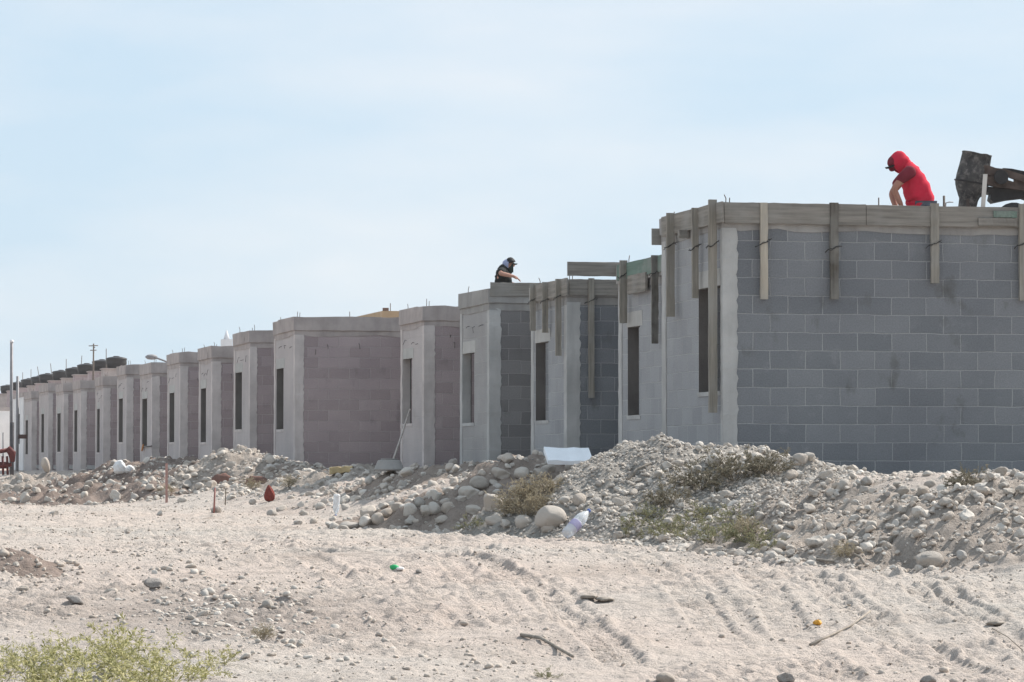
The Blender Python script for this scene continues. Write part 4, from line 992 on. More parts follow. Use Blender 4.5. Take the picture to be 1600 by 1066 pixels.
# ------------------------------------------------------------------ litter and loose things
def basis(o, x, y, z): return Matrix(((x.x, y.x, z.x, o.x), (x.y, y.y, z.y, o.y), (x.z, y.z, z.z, o.z), (0, 0, 0, 1)))
M['foam'] = plain('white_foam', (0.80, 0.82, 0.85), 0.8, 0.03, 6, 0.002)
p = at(888, 713, 37.6)
o = MB().rbox(0, (-0.25, -0.20, -0.025), (0.25, 0.20, 0.025), 6, 0.005, 2).build('foam_board', M['foam']); tag(o, 'white foam slab propped between the gravel heap and the brown heap', 'foam slab')
o.matrix_world = basis(p, (RIGHT + FWD * 0.25).normalized(), Vector((0.20, 0.85, 0.34)).normalized(), (RIGHT + FWD * 0.25).normalized().cross(Vector((0.20, 0.85, 0.34)).normalized()).normalized())
def lump(name, p, size, mat, label, cat, seed, sub=4, ang=0.5, group=None):
    V, F = ico(sub); f = fbm(V[:, 0] * 2 + seed, V[:, 1] * 2 + V[:, 2], seed, 4); V = V * (1 + ang * f)[:, None]
    f2 = np.abs(np.sin(np.arctan2(V[:, 1], V[:, 0]) * 4 + V[:, 2] * 3)); V[:, :2] *= (1 - 0.12 * f2 * (V[:, 2:3].ravel() > -0.3))[:, None]
    o = link_mesh(name, npmesh(name, V * np.array(size), F, mat, True)); o.location = p; tag(o, label, cat, group); return o
M['sack'] = plain('white_sack', (0.74, 0.73, 0.72), 0.8, 0.08, 10, 0.01)
p, Z = hit(187, 745); s1 = empty('sack', p); tag(s1, 'crumpled white sack lying on the dark earth heap', 'sack')
for (dx, dz, sz) in ((0, 0.10, (0.13, 0.11, 0.14)), (0.17, 0.07, (0.11, 0.10, 0.08))):
    q = lump('sack_fold', Vector((dx, 0, dz)), sz, M['sack'], None, None, 7 + int(dx * 50)); q.parent = s1
p, Z = hit(608, 742); t = empty('basin', p + Vector((0, 0, 0.02))); tag(t, 'grey concrete crusted basin turned upside down at the pole foot', 'basin')
MB().lathe([(0.21, 0), (0.225, 0.015), (0.21, 0.03), (0.17, 0.13), (0.155, 0.15), (0.02, 0.155)], 22).build('bowl', M['beam'], t)
MB().lathe([(0.12, 0.15), (0.125, 0.17), (0.105, 0.172)], 18).build('foot_ring', M['beam'], t)
p, Z = hit(535, 740); o = MB().rbox(0, (-0.2, -0.08, 0), (0.17, 0.08, 0.10), 6, 0.012, 4).build('block', plain('yellow_block', (0.52, 0.40, 0.22), 0.9, 0.15, 10), bevel=0.012); o.location = p; o.rotation_euler = (0.05, -0.08, -0.25); tag(o, 'yellowish block lying on the rubble before the sixth house', 'block')
pa = at(604, 727, 57.0); pb = on_u(640.5, 640, 11.80)
pa.z = float(surf(pa.x, pa.y)[0]) - 0.03
tag(MB().tube([pa, pa.lerp(pb, 0.5) + Vector((0, 0, -0.02)), pb], 0.018, 7).build('pole', plain('weathered_pole', (0.45, 0.40, 0.36), 0.8, 0.2, 12)), 'thin wooden pole leaning against the window of the fifth house', 'pole')
M['red_cloth'] = plain('red_cloth', (0.20, 0.045, 0.035), 0.9, 0.2, 12, 0.004)
p, Z = hit(421, 784); V, F = ico(4)
hz_ = (V[:, 2] + 1) / 2; an = np.arctan2(V[:, 1], V[:, 0]); V[:, :2] *= ((1.15 - 0.75 * hz_) * (1 + 0.16 * np.sin(an * 5 + hz_ * 4)))[:, None]
o = link_mesh('cloth', npmesh('cloth', V * np.array([0.095, 0.08, 0.13]), F, M['red_cloth'], True)); o.location = p + Vector((0, 0, 0.12)); o.rotation_euler = (0, -0.15, 0.4); tag(o, 'dark red cloth draped in a cone on the rubble', 'cloth')
M['pink_stake'] = plain('pink_stake', (0.40, 0.24, 0.21), 0.8, 0.15, 10); M['red_stake'] = plain('red_stake', (0.30, 0.14, 0.12), 0.8, 0.15, 10)
p, Z = hit(260, 786); q = at(256.5, 724, Z); tag(MB().rbox(2, (p.x - 0.018, p.y - 0.018, p.z - 0.1), (p.x + 0.018, p.y + 0.018, q.z), 6, 0.004, 3).build('stake', M['pink_stake']), 'tall pinkish wooden stake in the rubble before the dark earth heap', 'stake', None)
p, Z = hit(334, 802); q = at(336, 762, Z); tag(MB().tube([p + Vector((0, 0, -0.05)), q], [0.016, 0.012], 6).build('stake', M['red_stake']), 'reddish marker stick in front of a rounded stone', 'stake')
p, Z = hit(352, 790); q = at(353, 764, Z); tag(MB().tube([p, q], 0.009, 5).build('stake', M['dry_twig']), 'thin grey twig standing right of the reddish marker stick', 'stake')
# bottles
k_ = N('clear_plastic', 0.25); k_.b.inputs['Base Color'].default_value = (0.86, 0.88, 0.9, 1); k_.b.inputs['Transmission Weight'].default_value = 0.55; k_.b.inputs['IOR'].default_value = 1.2; k_.b.inputs['Specular IOR Level'].default_value = 0.5
M['clear'] = k_.m
M['purple'] = plain('purple_label', (0.30, 0.28, 0.42), 0.6, 0.12, 30, 0)
M['cap'] = plain('blue_cap', (0.10, 0.16, 0.42), 0.5, 0.05, 5, 0)
def bottle(a, b, rad, label, lab=True):
    """from base a to neck b"""
    L = (b - a).length; z = (b - a).normalized(); x = z.cross(Vector((0.3, 0.9, 0.1))).normalized(); t = empty('plastic_bottle'); t.matrix_world = basis(a, x, z.cross(x), z); tag(t, label, 'bottle', None)
    r_ = rad
    MB().lathe([(r_ * .5, 0.0), (r_ * .92, 0.008), (r_, 0.03), (r_ * .95, L * .22), (r_, L * .26), (r_, L * .48), (r_ * .93, L * .52), (r_, L * .56), (r_ * .96, L * .68), (r_ * .6, L * .83), (r_ * .3, L * .9), (r_ * .29, L * .955)], 20).build('bottle_body', M['clear'], t)
    MB().lathe([(r_ * .33, L * .945), (r_ * .34, L * .99), (r_ * .3, L)], 14).build('cap', M['cap'], t)
    if lab: MB().lathe([(r_ * 1.015, L * .27), (r_ * 1.02, L * .28), (r_ * 1.02, L * .46), (r_ * 1.015, L * .47)], 20).build('label_band', M['purple'], t)
    return t
p, Z = hit(886, 842); c1 = at(884, 836, Z - 0.15); c2 = at(921, 797, Z + 0.05); bottle(c1, c2, 0.055, 'clear plastic bottle with a purple label leaning at the lane edge')
p, Z = hit(525, 806); bottle(at(526.5, 772, Z), at(524.5, 806, Z), 0.045, 'clear plastic bottle standing neck down in the far rubble', False)
M['green_plastic'] = plain('green_plastic', (0.03, 0.36, 0.13), 0.5, 0.15, 9, 0)
p, Z = hit(616, 890); o = lump('plastic_scrap', p + Vector((0, 0, 0.012)), (0.035, 0.03, 0.022), M['green_plastic'], 'bright green plastic scrap on the lane', 'scrap', 3, 3); 
p, Z = hit(625, 891); lump('paper_scrap', p + Vector((0, 0, 0.006)), (0.03, 0.03, 0.012), M['sack'], 'small white paper scrap beside the green plastic', 'scrap', 4, 3)
p, Z = hit(1277, 976); lump('wrapper', p + Vector((0, 0, 0.01)), (0.026, 0.03, 0.016), plain('orange_wrapper', (0.62, 0.30, 0.04), 0.5, 0.3, 30, 0), 'crumpled orange wrapper on the lane near the long stick', 'wrapper', 5, 3, 0.9)
M['stick'] = plain('grey_stick', (0.27, 0.235, 0.20), 0.9, 0.3, 20, 0)
def stick(pts, rad, label, lift=0.006):
    P = []
    for i, (x, y) in enumerate(pts):
        p, Z = hit(x, y, 13); P.append(p + Vector((0, 0, lift + 0.01 * (i % 2))))
    tag(MB().tube(P, [rad * (1 - 0.4 * i / len(P)) for i in range(len(P))], 6).build('stick', M['stick']), label, 'stick')
stick([(1266, 1011), (1300, 996), (1330, 980), (1360, 962)], 0.009, 'long thin stick lying across the tyre tracks, lower right')
stick([(815, 994), (845, 1003), (868, 1012), (895, 1032)], 0.012, 'forked dry branch on the lane, bottom middle')
stick([(1265, 876), (1300, 883), (1345, 891)], 0.010, 'thin stick at the lane edge under the near cobble heap')
stick([(1335, 873), (1345, 880), (1350, 890)], 0.012, 'short pale root poking from the near cobble heap', 0.03)
stick([(980, 757), (996, 745), (1018, 736)], 0.016, 'curved pale root on the slope of the grey gravel heap', 0.04)
stick([(1550, 985), (1575, 1000), (1598, 1018)], 0.004, 'thin wire like twig at the right of the lane')
for k, (x, y, l) in enumerate([(920, 937, 'curled dark bark piece on the lane, middle'), (945, 941, 'thin dark splinter beside the bark piece'), (1555, 979, 'dark clod with twig at the right of the lane'), (400, 758, 'reddish clay lump in the far rubble'), (347, 756, 'dark red clay lump below the pinkish heap')]):
    p, Z = hit(x, y); lump('bark_piece' if k < 3 else 'clay_lump', p + Vector((0, 0, 0.015)), (0.06 if k < 3 else 0.2, 0.05, 0.014 if k < 3 else 0.13), M['stick'] if k < 3 else plain('red_clay', (0.20, 0.115, 0.095), 1.0), l, 'bark' if k < 3 else 'clay lump', 20 + k, 3, 0.8)
# orange disc on the tenth house
p = on_u(224, 700, 10.51); M['orange'] = plain('orange_plastic', (0.40, 0.16, 0.05), 0.6, 0.15, 10, 0)
t = empty('orange_disc', p); tag(t, 'orange round disc hanging under the window of the tenth house', 'disc')
MB().lathe([(0.02, 0), (0.095, 0.006), (0.10, 0.02), (0.09, 0.035), (0.02, 0.04)], 18, Matrix.Rotation(R(-78), 4, 'Y')).build('disc', M['orange'], t)
q = on_u(238, 697, 10.50) - p; MB().tube([(0, 0, 0.02), (q.x - 0.01, q.y, q.z)], 0.012, 6).build('hook_bar', M['wire'], t)
# red machine at the left edge
M['red_steel'] = plain('dark_red_steel', (0.11, 0.022, 0.02), 0.6, 0.3, 8, 0.002)
Zm = 96.0; b0 = at(-26, 738, Zm); b0.z = 0.45; t = empty('trailer', b0); tag(t, 'dark red steel trailer frame cut off by the left edge', 'trailer')
def L_(x, y, d=0): return at(x, y, Zm + d) - b0
for (a, b, rd) in (((-60, 716), (14, 703), .06), ((-60, 738), (18, 726), .06)):
    for d in (0, 1.3): MB().tube([L_(*a, d), L_(*b, d)], rd, 6).build('rail', M['red_steel'], t)
for x in (-45, -28, -14, -4, 4, 11):
    for d in (0, 1.3): MB().tube([L_(x, 713, d), L_(x + 1, 742, d)], 0.035, 6).build('upright', M['red_steel'], t)
MB().tube([L_(12, 700), L_(19, 708), L_(20, 722)], [0.09, 0.12, 0.06], 7).build('hitch', M['red_steel'], t)
MB().box(L_(-60, 732, 0.1), L_(10, 722, 1.2)).build('bed', M['red_steel'], t)
for d in (-0.05, 1.35): 
    mm = Matrix.Translation(L_(-30, 742, d)) @ Matrix.Rotation(R(90), 4, 'X'); MB().lathe([(0.1, -.08), (0.3, -.08), (0.33, -.04), (0.33, .04), (0.3, .08), (0.1, .08)], 20, mm).build('wheel', M['tank'], t)

# ------------------------------------------------------------------ on the nearest roof: mixer, plank, sand
def z4(x, y): return 1340 + x / 6.154, 220 + y / 6.154
ZMX = 42.0
deck = h1['zt'] - 0.10
for (x, y0, hh) in ((1373, 309, 'thin'), (1475, 306, 'thick')):
    p = at(x, y0, 39.5); MB().tube([(p.x, p.y, deck), (p.x, p.y, p.z)], 0.008 if hh == 'thin' else 0.014, 6).build('rebar', M['rebar'], h1['root'])
p = at(1483, 316, 39.6); MB().tube([(p.x - 0.05, p.y, p.z - 0.1), (p.x - 0.04, p.y, p.z - 0.01), (p.x, p.y, p.z), (p.x + 0.05, p.y, p.z)], 0.008, 5).build('conduit', M['grey_metal'], h1['root'])
k_ = N('mixer_drum', 0.75); v = k_.coord(); a1 = k_.noise(v, 5, 6, 0.65); a2 = k_.noise(v, 14, 5, 0.7)
k_.col(k_.mix(k_.rng(a2, .5, .66), k_.mix(k_.rng(a1, .38, .62), (0.028, 0.027, 0.029), (0.085, 0.08, 0.075)), (0.16, 0.145, 0.135))); k_.bump(k_.math('ADD', a1, a2), 0.02); M['drum'] = k_.m
M['rust'] = plain('rusty_steel', (0.078, 0.057, 0.048), 0.8, 0.5, 7, 0.006); M['black_steel'] = plain('black_steel', (0.03, 0.028, 0.028), 0.6, 0.3, 8, 0.003)
c_bot, c_top = at(*z4(1045, 690), ZMX), at(*z4(1143, 122), ZMX)
ax = (c_top - c_bot); Ld = ax.length; ax.normalize()
ax = (ax - FWD * 0.06).normalized()
mixer = empty('cement_mixer', Vector((c_bot.x, c_bot.y, deck))); tag(mixer, 'concrete crusted cement mixer with tilted drum on the nearest roof', 'cement mixer'); mo = Vector((c_bot.x, c_bot.y, deck))
xx = ax.cross(FWD).normalized(); Mx = basis(c_bot - mo, xx, ax.cross(xx), ax); ppm = FPX / ZMX
def rp_(q): return q / 6.154 / ppm
prof = [(rp_(70), 0), (rp_(88), Ld * .06), (rp_(92), Ld * .22), (rp_(108), Ld * .28), (rp_(130), Ld * .36), (rp_(149), Ld * .43), (rp_(158), Ld * .475), (rp_(163), Ld * .51), (rp_(163), Ld * .55), (rp_(158), Ld * .62), (rp_(149), Ld * .8), (rp_(138), Ld * .985), (rp_(142), Ld * .99), (rp_(142), Ld), (rp_(128), Ld), (rp_(140), Ld * .8), (rp_(150), Ld * .54), (rp_(90), Ld * .25)]
MB().lathe(prof, 32, Mx).build('drum', M['drum'], mixer)
dm = mixer.children[0].data
for vx in dm.vertices: vx.co += Vector(vx.co).normalized() * 0.0 + Vector((math.sin(vx.co.z * 23 + vx.co.x * 31), math.cos(vx.co.z * 19 - vx.co.y * 27), math.sin(vx.co.x * 29 + vx.co.y * 17))) * 0.007
MB().lathe([(rp_(160), Ld * .49), (rp_(170), Ld * .495), (rp_(170), Ld * .515), (rp_(160), Ld * .52)], 40, Mx, False).build('gear_ring', M['black_steel'], mixer)
def prism(pts, Z, th, name, mat, jit=0.0):
    n = len(pts); A = [at(*z4(*p), Z) - mo for p in pts]; B = [a + FWD * th for a in A]
    F = [tuple(range(n)), tuple(range(2 * n - 1, n - 1, -1))] + [((i + 1) % n, i, n + i, n + (i + 1) % n) for i in range(n)]
    o = MB().add(A + B, F).build(name, mat, mixer); bm = bmesh.new(); bm.from_mesh(o.data); bmesh.ops.triangulate(bm, faces=[f for f in bm.faces if len(f.verts) > 4]); bmesh.ops.recalc_face_normals(bm, faces=bm.faces[:]); bm.to_mesh(o.data); bm.free()
    return o
prism([(1215, 232), (1262, 238), (1330, 262), (1420, 272), (1540, 312), (1660, 350), (1900, 410), (1900, 470), (1640, 405), (1520, 372), (1450, 345), (1330, 330), (1225, 330)], ZMX - 0.20, 0.10, 'tilt_arm', M['rust'])
prism([(1225, 345), (1310, 345), (1445, 378), (1500, 395), (1640, 430), (1900, 500), (1900, 560), (1600, 480), (1480, 462), (1350, 448), (1250, 420)], ZMX - 0.18, 0.12, 'lower_arm', M['rust'])
prism([(1235, 300), (1330, 320), (1448, 344), (1448, 382), (1310, 350), (1235, 352)], ZMX - 0.17, 0.06, 'web_plate', M['rust'])
prism([(1505, 362), (1640, 396), (1900, 465), (1900, 505), (1640, 435), (1505, 400)], ZMX - 0.17, 0.06, 'web_plate', M['rust'])
prism([(1400, 262), (1480, 268), (1620, 296), (1900, 330), (1900, 372), (1640, 340), (1500, 300)], ZMX + 0.05, 0.25, 'cover_plate', M['black_steel'])
prism([(1255, 440), (1350, 452), (1480, 466), (1600, 484), (1900, 560), (1900, 650), (1600, 545), (1450, 562), (1310, 592), (1276, 560), (1288, 505), (1240, 500)], ZMX - 0.1, 0.3, 'hopper_box', M['black_steel'])
prism([(1130, 420), (1225, 440), (1225, 520), (1180, 545), (1120, 560)], ZMX - 0.12, 0.2, 'drum_bracket', M['drum'])
MB().lathe([(0.17, -0.015), (0.2, -0.02), (0.2, 0.02), (0.17, 0.015)], 28, Matrix.Translation(at(*z4(1380, 350), ZMX - 0.24) - mo) @ Matrix.Rotation(R(90), 4, 'X') @ Matrix.Scale(0.45, 4)).build('hand_wheel', M['black_steel'], mixer)
MB().tube([at(*z4(1330, 410), ZMX - 0.21) - mo, at(*z4(1350, 330), ZMX - 0.22) - mo, at(*z4(1420, 300), ZMX - 0.22) - mo], 0.012, 6).build('brake_rod', M['rust'], mixer)
for (x, dz) in ((1060, -0.1), (1060, 0.3), (1700, -0.1), (1700, 0.3)):
    a = at(*z4(x, 560), ZMX + dz) - mo; MB().tube([a, Vector((a.x, a.y, 0))], 0.03, 7).build('leg', M['rust'], mixer)
for dz in (-0.25, 0.45):
    a = at(*z4(1500, 560), ZMX + dz) - mo; MB().lathe([(0.04, -.05), (0.2, -.05), (0.23, -.02), (0.23, .02), (0.2, .05), (0.04, .05)], 22, Matrix.Translation(Vector((a.x, a.y, 0.23))) @ Matrix.Rotation(R(90), 4, 'X')).build('wheel', M['black_steel'], mixer)
M['pale_wood'] = wood_mat('pale_plank', (0.62, 0.58, 0.53), 2, 0.15)
a, b = at(*z4(1205, 640), ZMX - 0.45), at(*z4(1228, 322), ZMX - 0.45); wd = 0.025
V = []; 
for (q, zz) in ((Vector((a.x - .03, a.y, deck)), 0), (b, 0)):
    for (p_, f_) in ((-1, -.5), (1, -.5), (1, .5), (-1, .5)): V.append(q + RIGHT * wd * p_ + FWD * 0.03 * f_)
tag(MB().add(V, [(3, 2, 1, 0), (4, 5, 6, 7), (0, 1, 5, 4), (1, 2, 6, 5), (2, 3, 7, 6), (3, 0, 4, 7)]).build('plank', M['pale_wood']), 'pale upright plank in front of the cement mixer', 'plank')
# sand heap on the roof
c = at(1640, 300, ZMX + 0.9); n = 40; g = np.linspace(-2.4, 2.4, n); U, V_ = np.meshgrid(g, g, indexing='ij'); rr_ = np.hypot(U / 1.35, V_ / 0.7)
hz2 = c.z - deck + 0.02; Zs = hz2 * np.clip(1 - rr_, 0, 1) ** 0.9 + 0.05 * fbm(U * 3, V_ * 3, 8, 4) * (rr_ < 0.95) - 0.01
i, j = np.nonzero(rr_[:-1, :-1] < 1.08); F = np.stack([i * n + j, (i + 1) * n + j, (i + 1) * n + j + 1, i * n + j + 1], -1); us = np.unique(F); rm = np.full(n * n, -1); rm[us] = np.arange(len(us))
o = link_mesh('sand_heap', npmesh('sand_heap', np.stack([U, V_, Zs], -1).reshape(-1, 3)[us], rm[F], M['gravel_heap'], True)); o.location = (c.x, c.y, deck); tag(o, 'grey sand heap on the nearest roof beside the cement mixer', 'sand heap')

# ------------------------------------------------------------------ people
def skinned(name, nodes, edges, mat, W, parent=None, sub=2, islands=()):
    """continuous body grown round a skeleton; nodes name: (f, s, u, r or (rx, ry))"""
    nm = list(nodes); V = [W(*nodes[k][:3]) for k in nm]; E = [(nm.index(a), nm.index(b)) for a, b in edges]
    rad = [nodes[k][3] for k in nm]; roots = [0]
    for chain in islands:
        b = len(V)
        for (p, r_) in chain: V.append(p); rad.append(r_)
        E += [(b + i, b + i + 1) for i in range(len(chain) - 1)]; roots.append(b)
    me = bpy.data.meshes.new(name); me.from_pydata([tuple(v) for v in V], E, []); o = link_mesh(name, me, parent)
    m = o.modifiers.new('skin', 'SKIN'); m.use_smooth_shade = True
    for i, q in enumerate(me.skin_vertices[0].data):
        r_ = rad[i]; q.radius = r_ if isinstance(r_, tuple) else (r_, r_); q.use_root = i in roots
    if sub: o.modifiers.new('sub', 'SUBSURF').levels = sub; o.modifiers['sub'].render_levels = sub
    me.materials.append(mat); return o
def fingers(wrist, d, side, dn, curl=0.5):
    """palm and five unequal bent fingers from the wrist: d forward, side towards the thumb, dn where the palm faces"""
    d, side, dn = d.normalized(), side.normalized(), dn.normalized(); out = []
    out.append([(wrist - d * .04, 0.026), (wrist, 0.026), (wrist + d * .045, 0.027), (wrist + d * .085, 0.026)])
    for k, (o_, L) in enumerate(((0.028, .070), (0.010, .080), (-0.010, .074), (-0.028, .058))):
        p = wrist + d * .075 + side * o_; ch = [(p, 0.009)]; dd = d.copy()
        for j in range(3):
            dd = (dd + dn * curl * (0.5 + 0.25 * j)).normalized(); p = p + dd * L * (0.45, 0.32, 0.23)[j]; ch.append((p, 0.0088 - 0.0008 * j))
        out.append(ch)
    p = wrist + d * .025 + side * .022; out.append([(p, .011), (p + (d + side).normalized() * .035 + dn * .01, .0105), (p + (d * 1.3 + side).normalized() * .062 + dn * .022, .009)])
    return out
def skin_tone(n, c): return plain(n, c, 0.6, 0.12, 12, 0.001)
M['skin_a'] = skin_tone('skin_tanned', (0.33, 0.16, 0.115)); M['skin_b'] = skin_tone('skin_light', (0.40, 0.22, 0.165))
M['red_fab'] = plain('red_hoodie', (0.50, 0.018, 0.045), 0.9, 0.1, 9, 0.006); M['maroon'] = plain('maroon_sleeve', (0.16, 0.018, 0.03), 0.9, 0.2, 10, 0.004)
M['black_fab'] = plain('black_shirt', (0.012, 0.014, 0.014), 0.9, 0.2, 9, 0.004); M['jean'] = plain('grey_jeans', (0.10, 0.11, 0.14), 0.9, 0.2, 12, 0.003)
M['cap_black'] = plain('black_cap', (0.012, 0.012, 0.014), 0.7, 0.1, 9, 0); M['nape'] = plain('pale_blue_cloth', (0.26, 0.29, 0.42), 0.9, 0.15, 14, 0.004); M['mask'] = plain('dark_green_scarf', (0.02, 0.035, 0.032), 0.9, 0.2, 12, 0.003)
def worker(name_label, P0, fwd, deck_u, n, mats, hand):
    W0 = lambda f, s, u: fwd * f + FWD * s + UP * u
    t_nodes = dict(n); E = [('pelvis', 'spine'), ('spine', 'chest'), ('chest', 'neck'), ('neck', 'head'), ('head', 'crown'), ('head', 'brow'), ('brow', 'nose'), ('head', 'chin')]
    for s_ in ('n', 'f'):
        E += [('chest', 'sh' + s_), ('sh' + s_, 'el' + s_), ('el' + s_, 'wr' + s_), ('pelvis', 'hip' + s_), ('hip' + s_, 'kn' + s_), ('kn' + s_, 'an' + s_), ('an' + s_, 'to' + s_)]
    isl = []
    for s_ in ('n', 'f'):
        wv = W0(*n['wr' + s_][:3]); ev = W0(*n['el' + s_][:3]); d = (wv - ev).normalized()
        if hand.get(s_): d = W0(*hand[s_]).normalized()
        sd_ = d.cross(UP).normalized() * (1 if s_ == 'n' else -1); dn = sd_.cross(d); dn = dn if dn.z < 0 else -dn
        isl += fingers(wv, d, sd_, dn, 0.35)
    body = skinned('person', t_nodes, E, mats['skin'], W0, None, 2, isl); body.location = P0; tag(body, name_label, 'person')
    # ears and eyes belong to the head
    return body, W0
nA = dict(pelvis=(0, 0, -.03, (.12, .14)), spine=(.03, 0, .16, (.11, .13)), chest=(.12, 0, .32, (.11, .14)), neck=(.225, 0, .42, .055), head=(.30, 0, .475, (.078, .088)), crown=(.325, 0, .545, .068), brow=(.375, 0, .46, .05), nose=(.405, 0, .43, .018), chin=(.335, 0, .39, .04),
          shn=(.185, -.17, .35, .055), eln=(.383, -.22, .155, .043), wrn=(.285, -.18, -.05, .03), shf=(.195, .17, .34, .055), elf=(.36, .22, .13, .043), wrf=(.30, .14, -.09, .03),
          hipn=(0, -.10, -.1, .095), knn=(.14, -.12, -.40, .065), ann=(-.27, -.12, -.42, .045), ton=(-.38, -.12, -.45, .035), hipf=(0, .10, -.1, .095), knf=(.16, .12, -.40, .065), anf=(-.25, .12, -.42, .045), tof=(-.36, .12, -.45, .035))
PA = at(*z4(640, 600), 40.0); fa = -RIGHT
dA = PA.z - deck
for k in ('knn', 'knf', 'ann', 'anf', 'ton', 'tof'): f_, s_, u_, r_ = nA[k]; nA[k] = (f_, s_, u_ - (dA - 0.465), r_)
pers, WA = worker('worker in a red sleeveless hoodie and black cap bending over on the nearest roof', PA, fa, dA, nA, dict(skin=M['skin_a']), {})
sk = lambda *ks, add=0.02, N_=nA: {k: (*N_[k][:3], tuple(q + add for q in N_[k][3]) if isinstance(N_[k][3], tuple) else N_[k][3] + add) for k in ks}
def garment(name, rings, mat, W, parent, seed, n=36, fold=0.012):
    """cloth round a trunk: rings (f, u, fore-aft half, side half) up the spine, creased"""
    V = []; m = len(rings); K = 26
    for q in range(K + 1):
        t = q / K * (m - 1); i = min(int(t), m - 2); w_ = t - i; w_ = w_ * w_ * (3 - 2 * w_) * 0.5 + w_ * 0.5
        f_, u_, ra, rb_ = [rings[i][k] * (1 - w_) + rings[i + 1][k] * w_ for k in range(4)]
        j0, j1 = rings[i], rings[i + 1]; tf, tu = j1[0] - j0[0], j1[1] - j0[1]; L = math.hypot(tf, tu); nf, nu = tu / L, -tf / L
        for k in range(n):
            an = 2 * math.pi * k / n; c, s_ = math.cos(an), math.sin(an)
            c2, s2 = math.copysign(abs(c) ** 0.85, c), math.copysign(abs(s_) ** 0.85, s_)
            cr = 1 + (fold / ra) * (2.2 * float(fbm(np.array([3 * c + q * 0.16]), np.array([3 * s_ - q * 0.3]), seed, 3)[0]) + 0.5 * math.sin(q * 1.5 + 3 * c + 2 * s_))
            V.append(W(f_ + nf * ra * c2 * cr, rb_ * s2 * cr, u_ + nu * ra * c2 * cr))
    F = [(i * n + k, i * n + (k + 1) % n, (i + 1) * n + (k + 1) % n, (i + 1) * n + k) for i in range(K) for k in range(n)]
    return MB().add(V, F, True).build(name, mat, parent)
garment('hoodie', [(.03, -.32, .135, .165), (.035, -.05, .15, .18), (.052, .06, .168, .19), (.10, .20, .152, .185), (.145, .31, .132, .18), (.19, .39, .108, .155), (.235, .445, .08, .10)], M['red_fab'], WA, pers, 3)
slv = dict(z=(.16, -.13, .375, .085), a=(*nA['shn'][:3], .085), b=(.29, -.20, .27, .066), c=(.325, -.207, .225, .058)); skinned('sleeve', slv, [('z', 'a'), ('a', 'b'), ('b', 'c')], M['maroon'], WA, pers)
slv = dict(z=(.175, .15, .375, .08), a=(*nA['shf'][:3], .08), b=(.29, .20, .25, .066), c=(.325, .207, .2, .058)); skinned('sleeve', slv, [('z', 'a'), ('a', 'b'), ('b', 'c')], M['maroon'], WA, pers)
pants = {k: (*nA[k][:3], v) for k, v in dict(pelvis=(.128, .148), hipn=.108, knn=.078, ann=.058, hipf=.108, knf=.078, anf=.058).items()}
skinned('jeans', pants, [('pelvis', 'hipn'), ('hipn', 'knn'), ('knn', 'ann'), ('pelvis', 'hipf'), ('hipf', 'knf'), ('knf', 'anf')], M['jean'], WA, pers)
def hood_mesh(name, c, rad, face, cut, peak, mat, W, parent, bump=None, drop=0.0):
    V, F = ico(4); V = V.copy(); fdir = np.array(face) / np.linalg.norm(face)
    keep = V @ fdir < cut
    pk = np.array(peak) / np.linalg.norm(peak); V = V * (1 + 0.13 * np.clip((V @ pk - 0.72) / 0.28, 0, 1) ** 1.5)[:, None]
    V = V * (1 + 0.16 * fbm(V[:, 0] * 2.2 + 3, V[:, 2] * 2.2 + V[:, 1], 12, 3))[:, None]
    P = [W(*(np.array(c) + v * np.array(rad))) for v in V]
    F = [f for f in F if keep[f].all()]; us = sorted({i for f in F for i in f}); rm = {q: k for k, q in enumerate(us)}
    me = npmesh(name, [P[q] for q in us], [[rm[q] for q in f] for f in F], mat, True); o = link_mesh(name, me, parent)
    so = o.modifiers.new('thick', 'SOLIDIFY'); so.thickness = 0.008; return o
hood_mesh('hood', (.288, 0, .472), (.116, .112, .118), (.85, 0, -.62), .74, (-.1, 0, 1), M['red_fab'], WA, pers)
skinned('hood_drape', dict(a=(.165, 0, .415, (.09, .10)), b=(.225, 0, .44, (.085, .095)), c=(.27, 0, .47, .085)), [('a', 'b'), ('b', 'c')], M['red_fab'], WA, pers)
skinned('face_scarf', dict(a=(.325, 0, .435, .085), b=(.372, 0, .415, .07), c=(.345, 0, .375, .065)), [('a', 'b'), ('b', 'c')], M['maroon'], WA, pers)
def brim(c, fw, up, L, wdt, mat, W, parent, name='cap_brim'):
    V, F = [], []; fw = np.array(fw) / np.linalg.norm(fw); up = np.array(up) / np.linalg.norm(up)
    for (h_) in (0.010, -0.010):
        for k in range(13):
            a = math.pi * k / 12; x, y = math.sin(a) * L, math.cos(a) * wdt
            V.append(W(*(np.array(c) + fw * x + np.array((0, 1, 0)) * y + up * (h_ - 0.38 * (y ** 2) / wdt)))) 
    F = [tuple(range(13)), tuple(reversed(range(13, 26)))] + [((k + 1) % 13, k, 13 + k, 13 + (k + 1) % 13) for k in range(13)]
    return MB().add(V, F).build(name, mat, parent)
hood_mesh('cap', (.338, 0, .475), (.085, .09, .075), (-.3, 0, -1), .25, (0, 0, 1), M['maroon'], WA, pers)
brim((.372, 0, .468), (.82, 0, -.57), (.5, .25, .8), .10, .085, M['cap_black'], WA, pers)
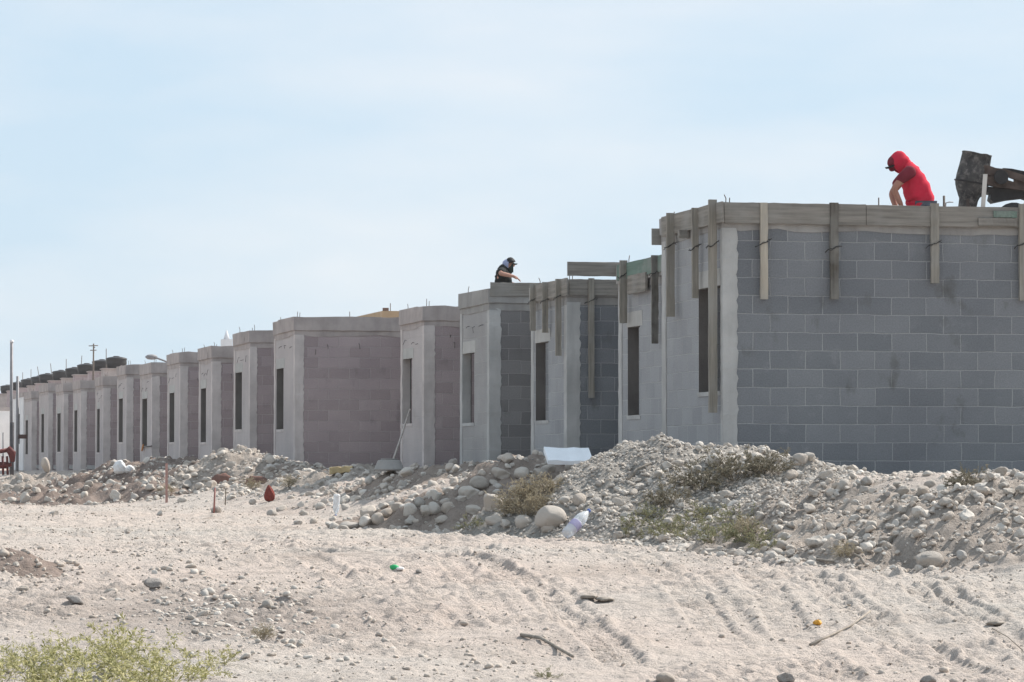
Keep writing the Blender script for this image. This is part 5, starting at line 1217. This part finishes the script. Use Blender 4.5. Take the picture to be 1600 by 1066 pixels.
# worker in black on the fourth roof
def z5(x, y): return 750 + x / 13.33, 390 + y / 13.33
deck4 = h4['zt'] - 0.02
PB = at(*z5(490, 690), 57.4); dB = PB.z - deck4
base = min(-0.30, -dB + 0.05)
nB = dict(pelvis=(-.03, 0, -.22, (.12, .15)), spine=(-.01, 0, -.02, (.115, .14)), chest=(-.005, 0, .13, (.11, .15)), neck=(.055, 0, .225, .055), head=(.10, 0, .30, (.08, .088)), crown=(.105, 0, .365, .07), brow=(.155, 0, .315, .045), nose=(.19, 0, .275, .016), chin=(.145, 0, .235, .04),
          shn=(-.02, -.17, .185, .062), eln=(-.055, -.36, .135, .043), wrn=(.165, -.33, .088, .03), shf=(.0, .17, .185, .062), elf=(.06, .26, .0, .043), wrf=(.20, .2, -.02, .03),
          hipn=(-.02, -.1, -.27, .095), knn=(.34, -.16, base + .05, .065), ann=(.0, -.14, base + .0, .045), ton=(.1, -.14, base - .02, .035), hipf=(-.02, .1, -.27, .095), knf=(.34, .16, base + .05, .065), anf=(.0, .14, base, .045), tof=(.1, .14, base - .02, .035))
pb, WB = worker('worker in a black shirt and cap crouching on the fourth roof, arm stretched forward', PB, RIGHT, dB, nB, dict(skin=M['skin_b']), dict(n=(.9, .1, -.45)))
garment('shirt', [(-.01, -.28, .135, .16), (0, -.05, .145, .18), (0, .09, .142, .19), (.0, .17, .13, .185), (.012, .225, .105, .15), (.045, .265, .075, .09)], M['black_fab'], WB, pb, 5)
for nm_, ns_ in (('sn', [(-.02, -.13, .175, .085), (-.025, -.20, .175, .08), (-.042, -.28, .155, .072), (-.054, -.335, .14, .066)]), ('sf', [(0, .13, .175, .085), (.01, .2, .165, .08), (.03, .23, .1, .07)])):
    skinned('sleeve', {str(k): v_ for k, v_ in enumerate(ns_)}, [(str(k), str(k + 1)) for k in range(len(ns_) - 1)], M['black_fab'], WB, pb)
pants = {k: (*nB[k][:3], v) for k, v in dict(pelvis=(.128, .155), hipn=.108, knn=.078, ann=.058, hipf=.108, knf=.078, anf=.058).items()}
skinned('jeans', pants, [('pelvis', 'hipn'), ('hipn', 'knn'), ('knn', 'ann'), ('pelvis', 'hipf'), ('hipf', 'knf'), ('knf', 'anf')], M['jean'], WB, pb)
hood_mesh('cap', (.108, 0, .33), (.098, .094, .085), (.35, 0, -1), .12, (0, 0, 1), M['cap_black'], WB, pb)
brim((.165, 0, .345), (.88, 0, -.42), (.42, 0, .9), .075, .07, M['mask'], WB, pb)
hood_mesh('nape_cloth', (.08, 0, .295), (.098, .10, .10), (1, 0, -.1), .1, (-.5, 0, .6), M['nape'], WB, pb)
skinned('face_scarf', dict(a=(.09, 0, .25, .075), b=(.13, 0, .25, .062), c=(.08, 0, .215, .07)), [('a', 'b'), ('a', 'c')], M['mask'], WB, pb)

# ------------------------------------------------------------------ thin dusty air
hb = MB().box((-150, -20, -1.6), (150, 480, 26)).build('haze', (hm := bpy.data.materials.new('dusty_air')))
hm.use_nodes = True; ht = hm.node_tree; ht.nodes.clear(); ho = ht.nodes.new('ShaderNodeOutputMaterial'); hv = ht.nodes.new('ShaderNodeVolumePrincipled')
hv.inputs['Color'].default_value = (0.93, 0.90, 0.89, 1); hv.inputs['Density'].default_value = 0.0003; hv.inputs['Anisotropy'].default_value = 0.3
ht.links.new(hv.outputs[0], ho.inputs['Volume']); tag(hb, kind='stuff')
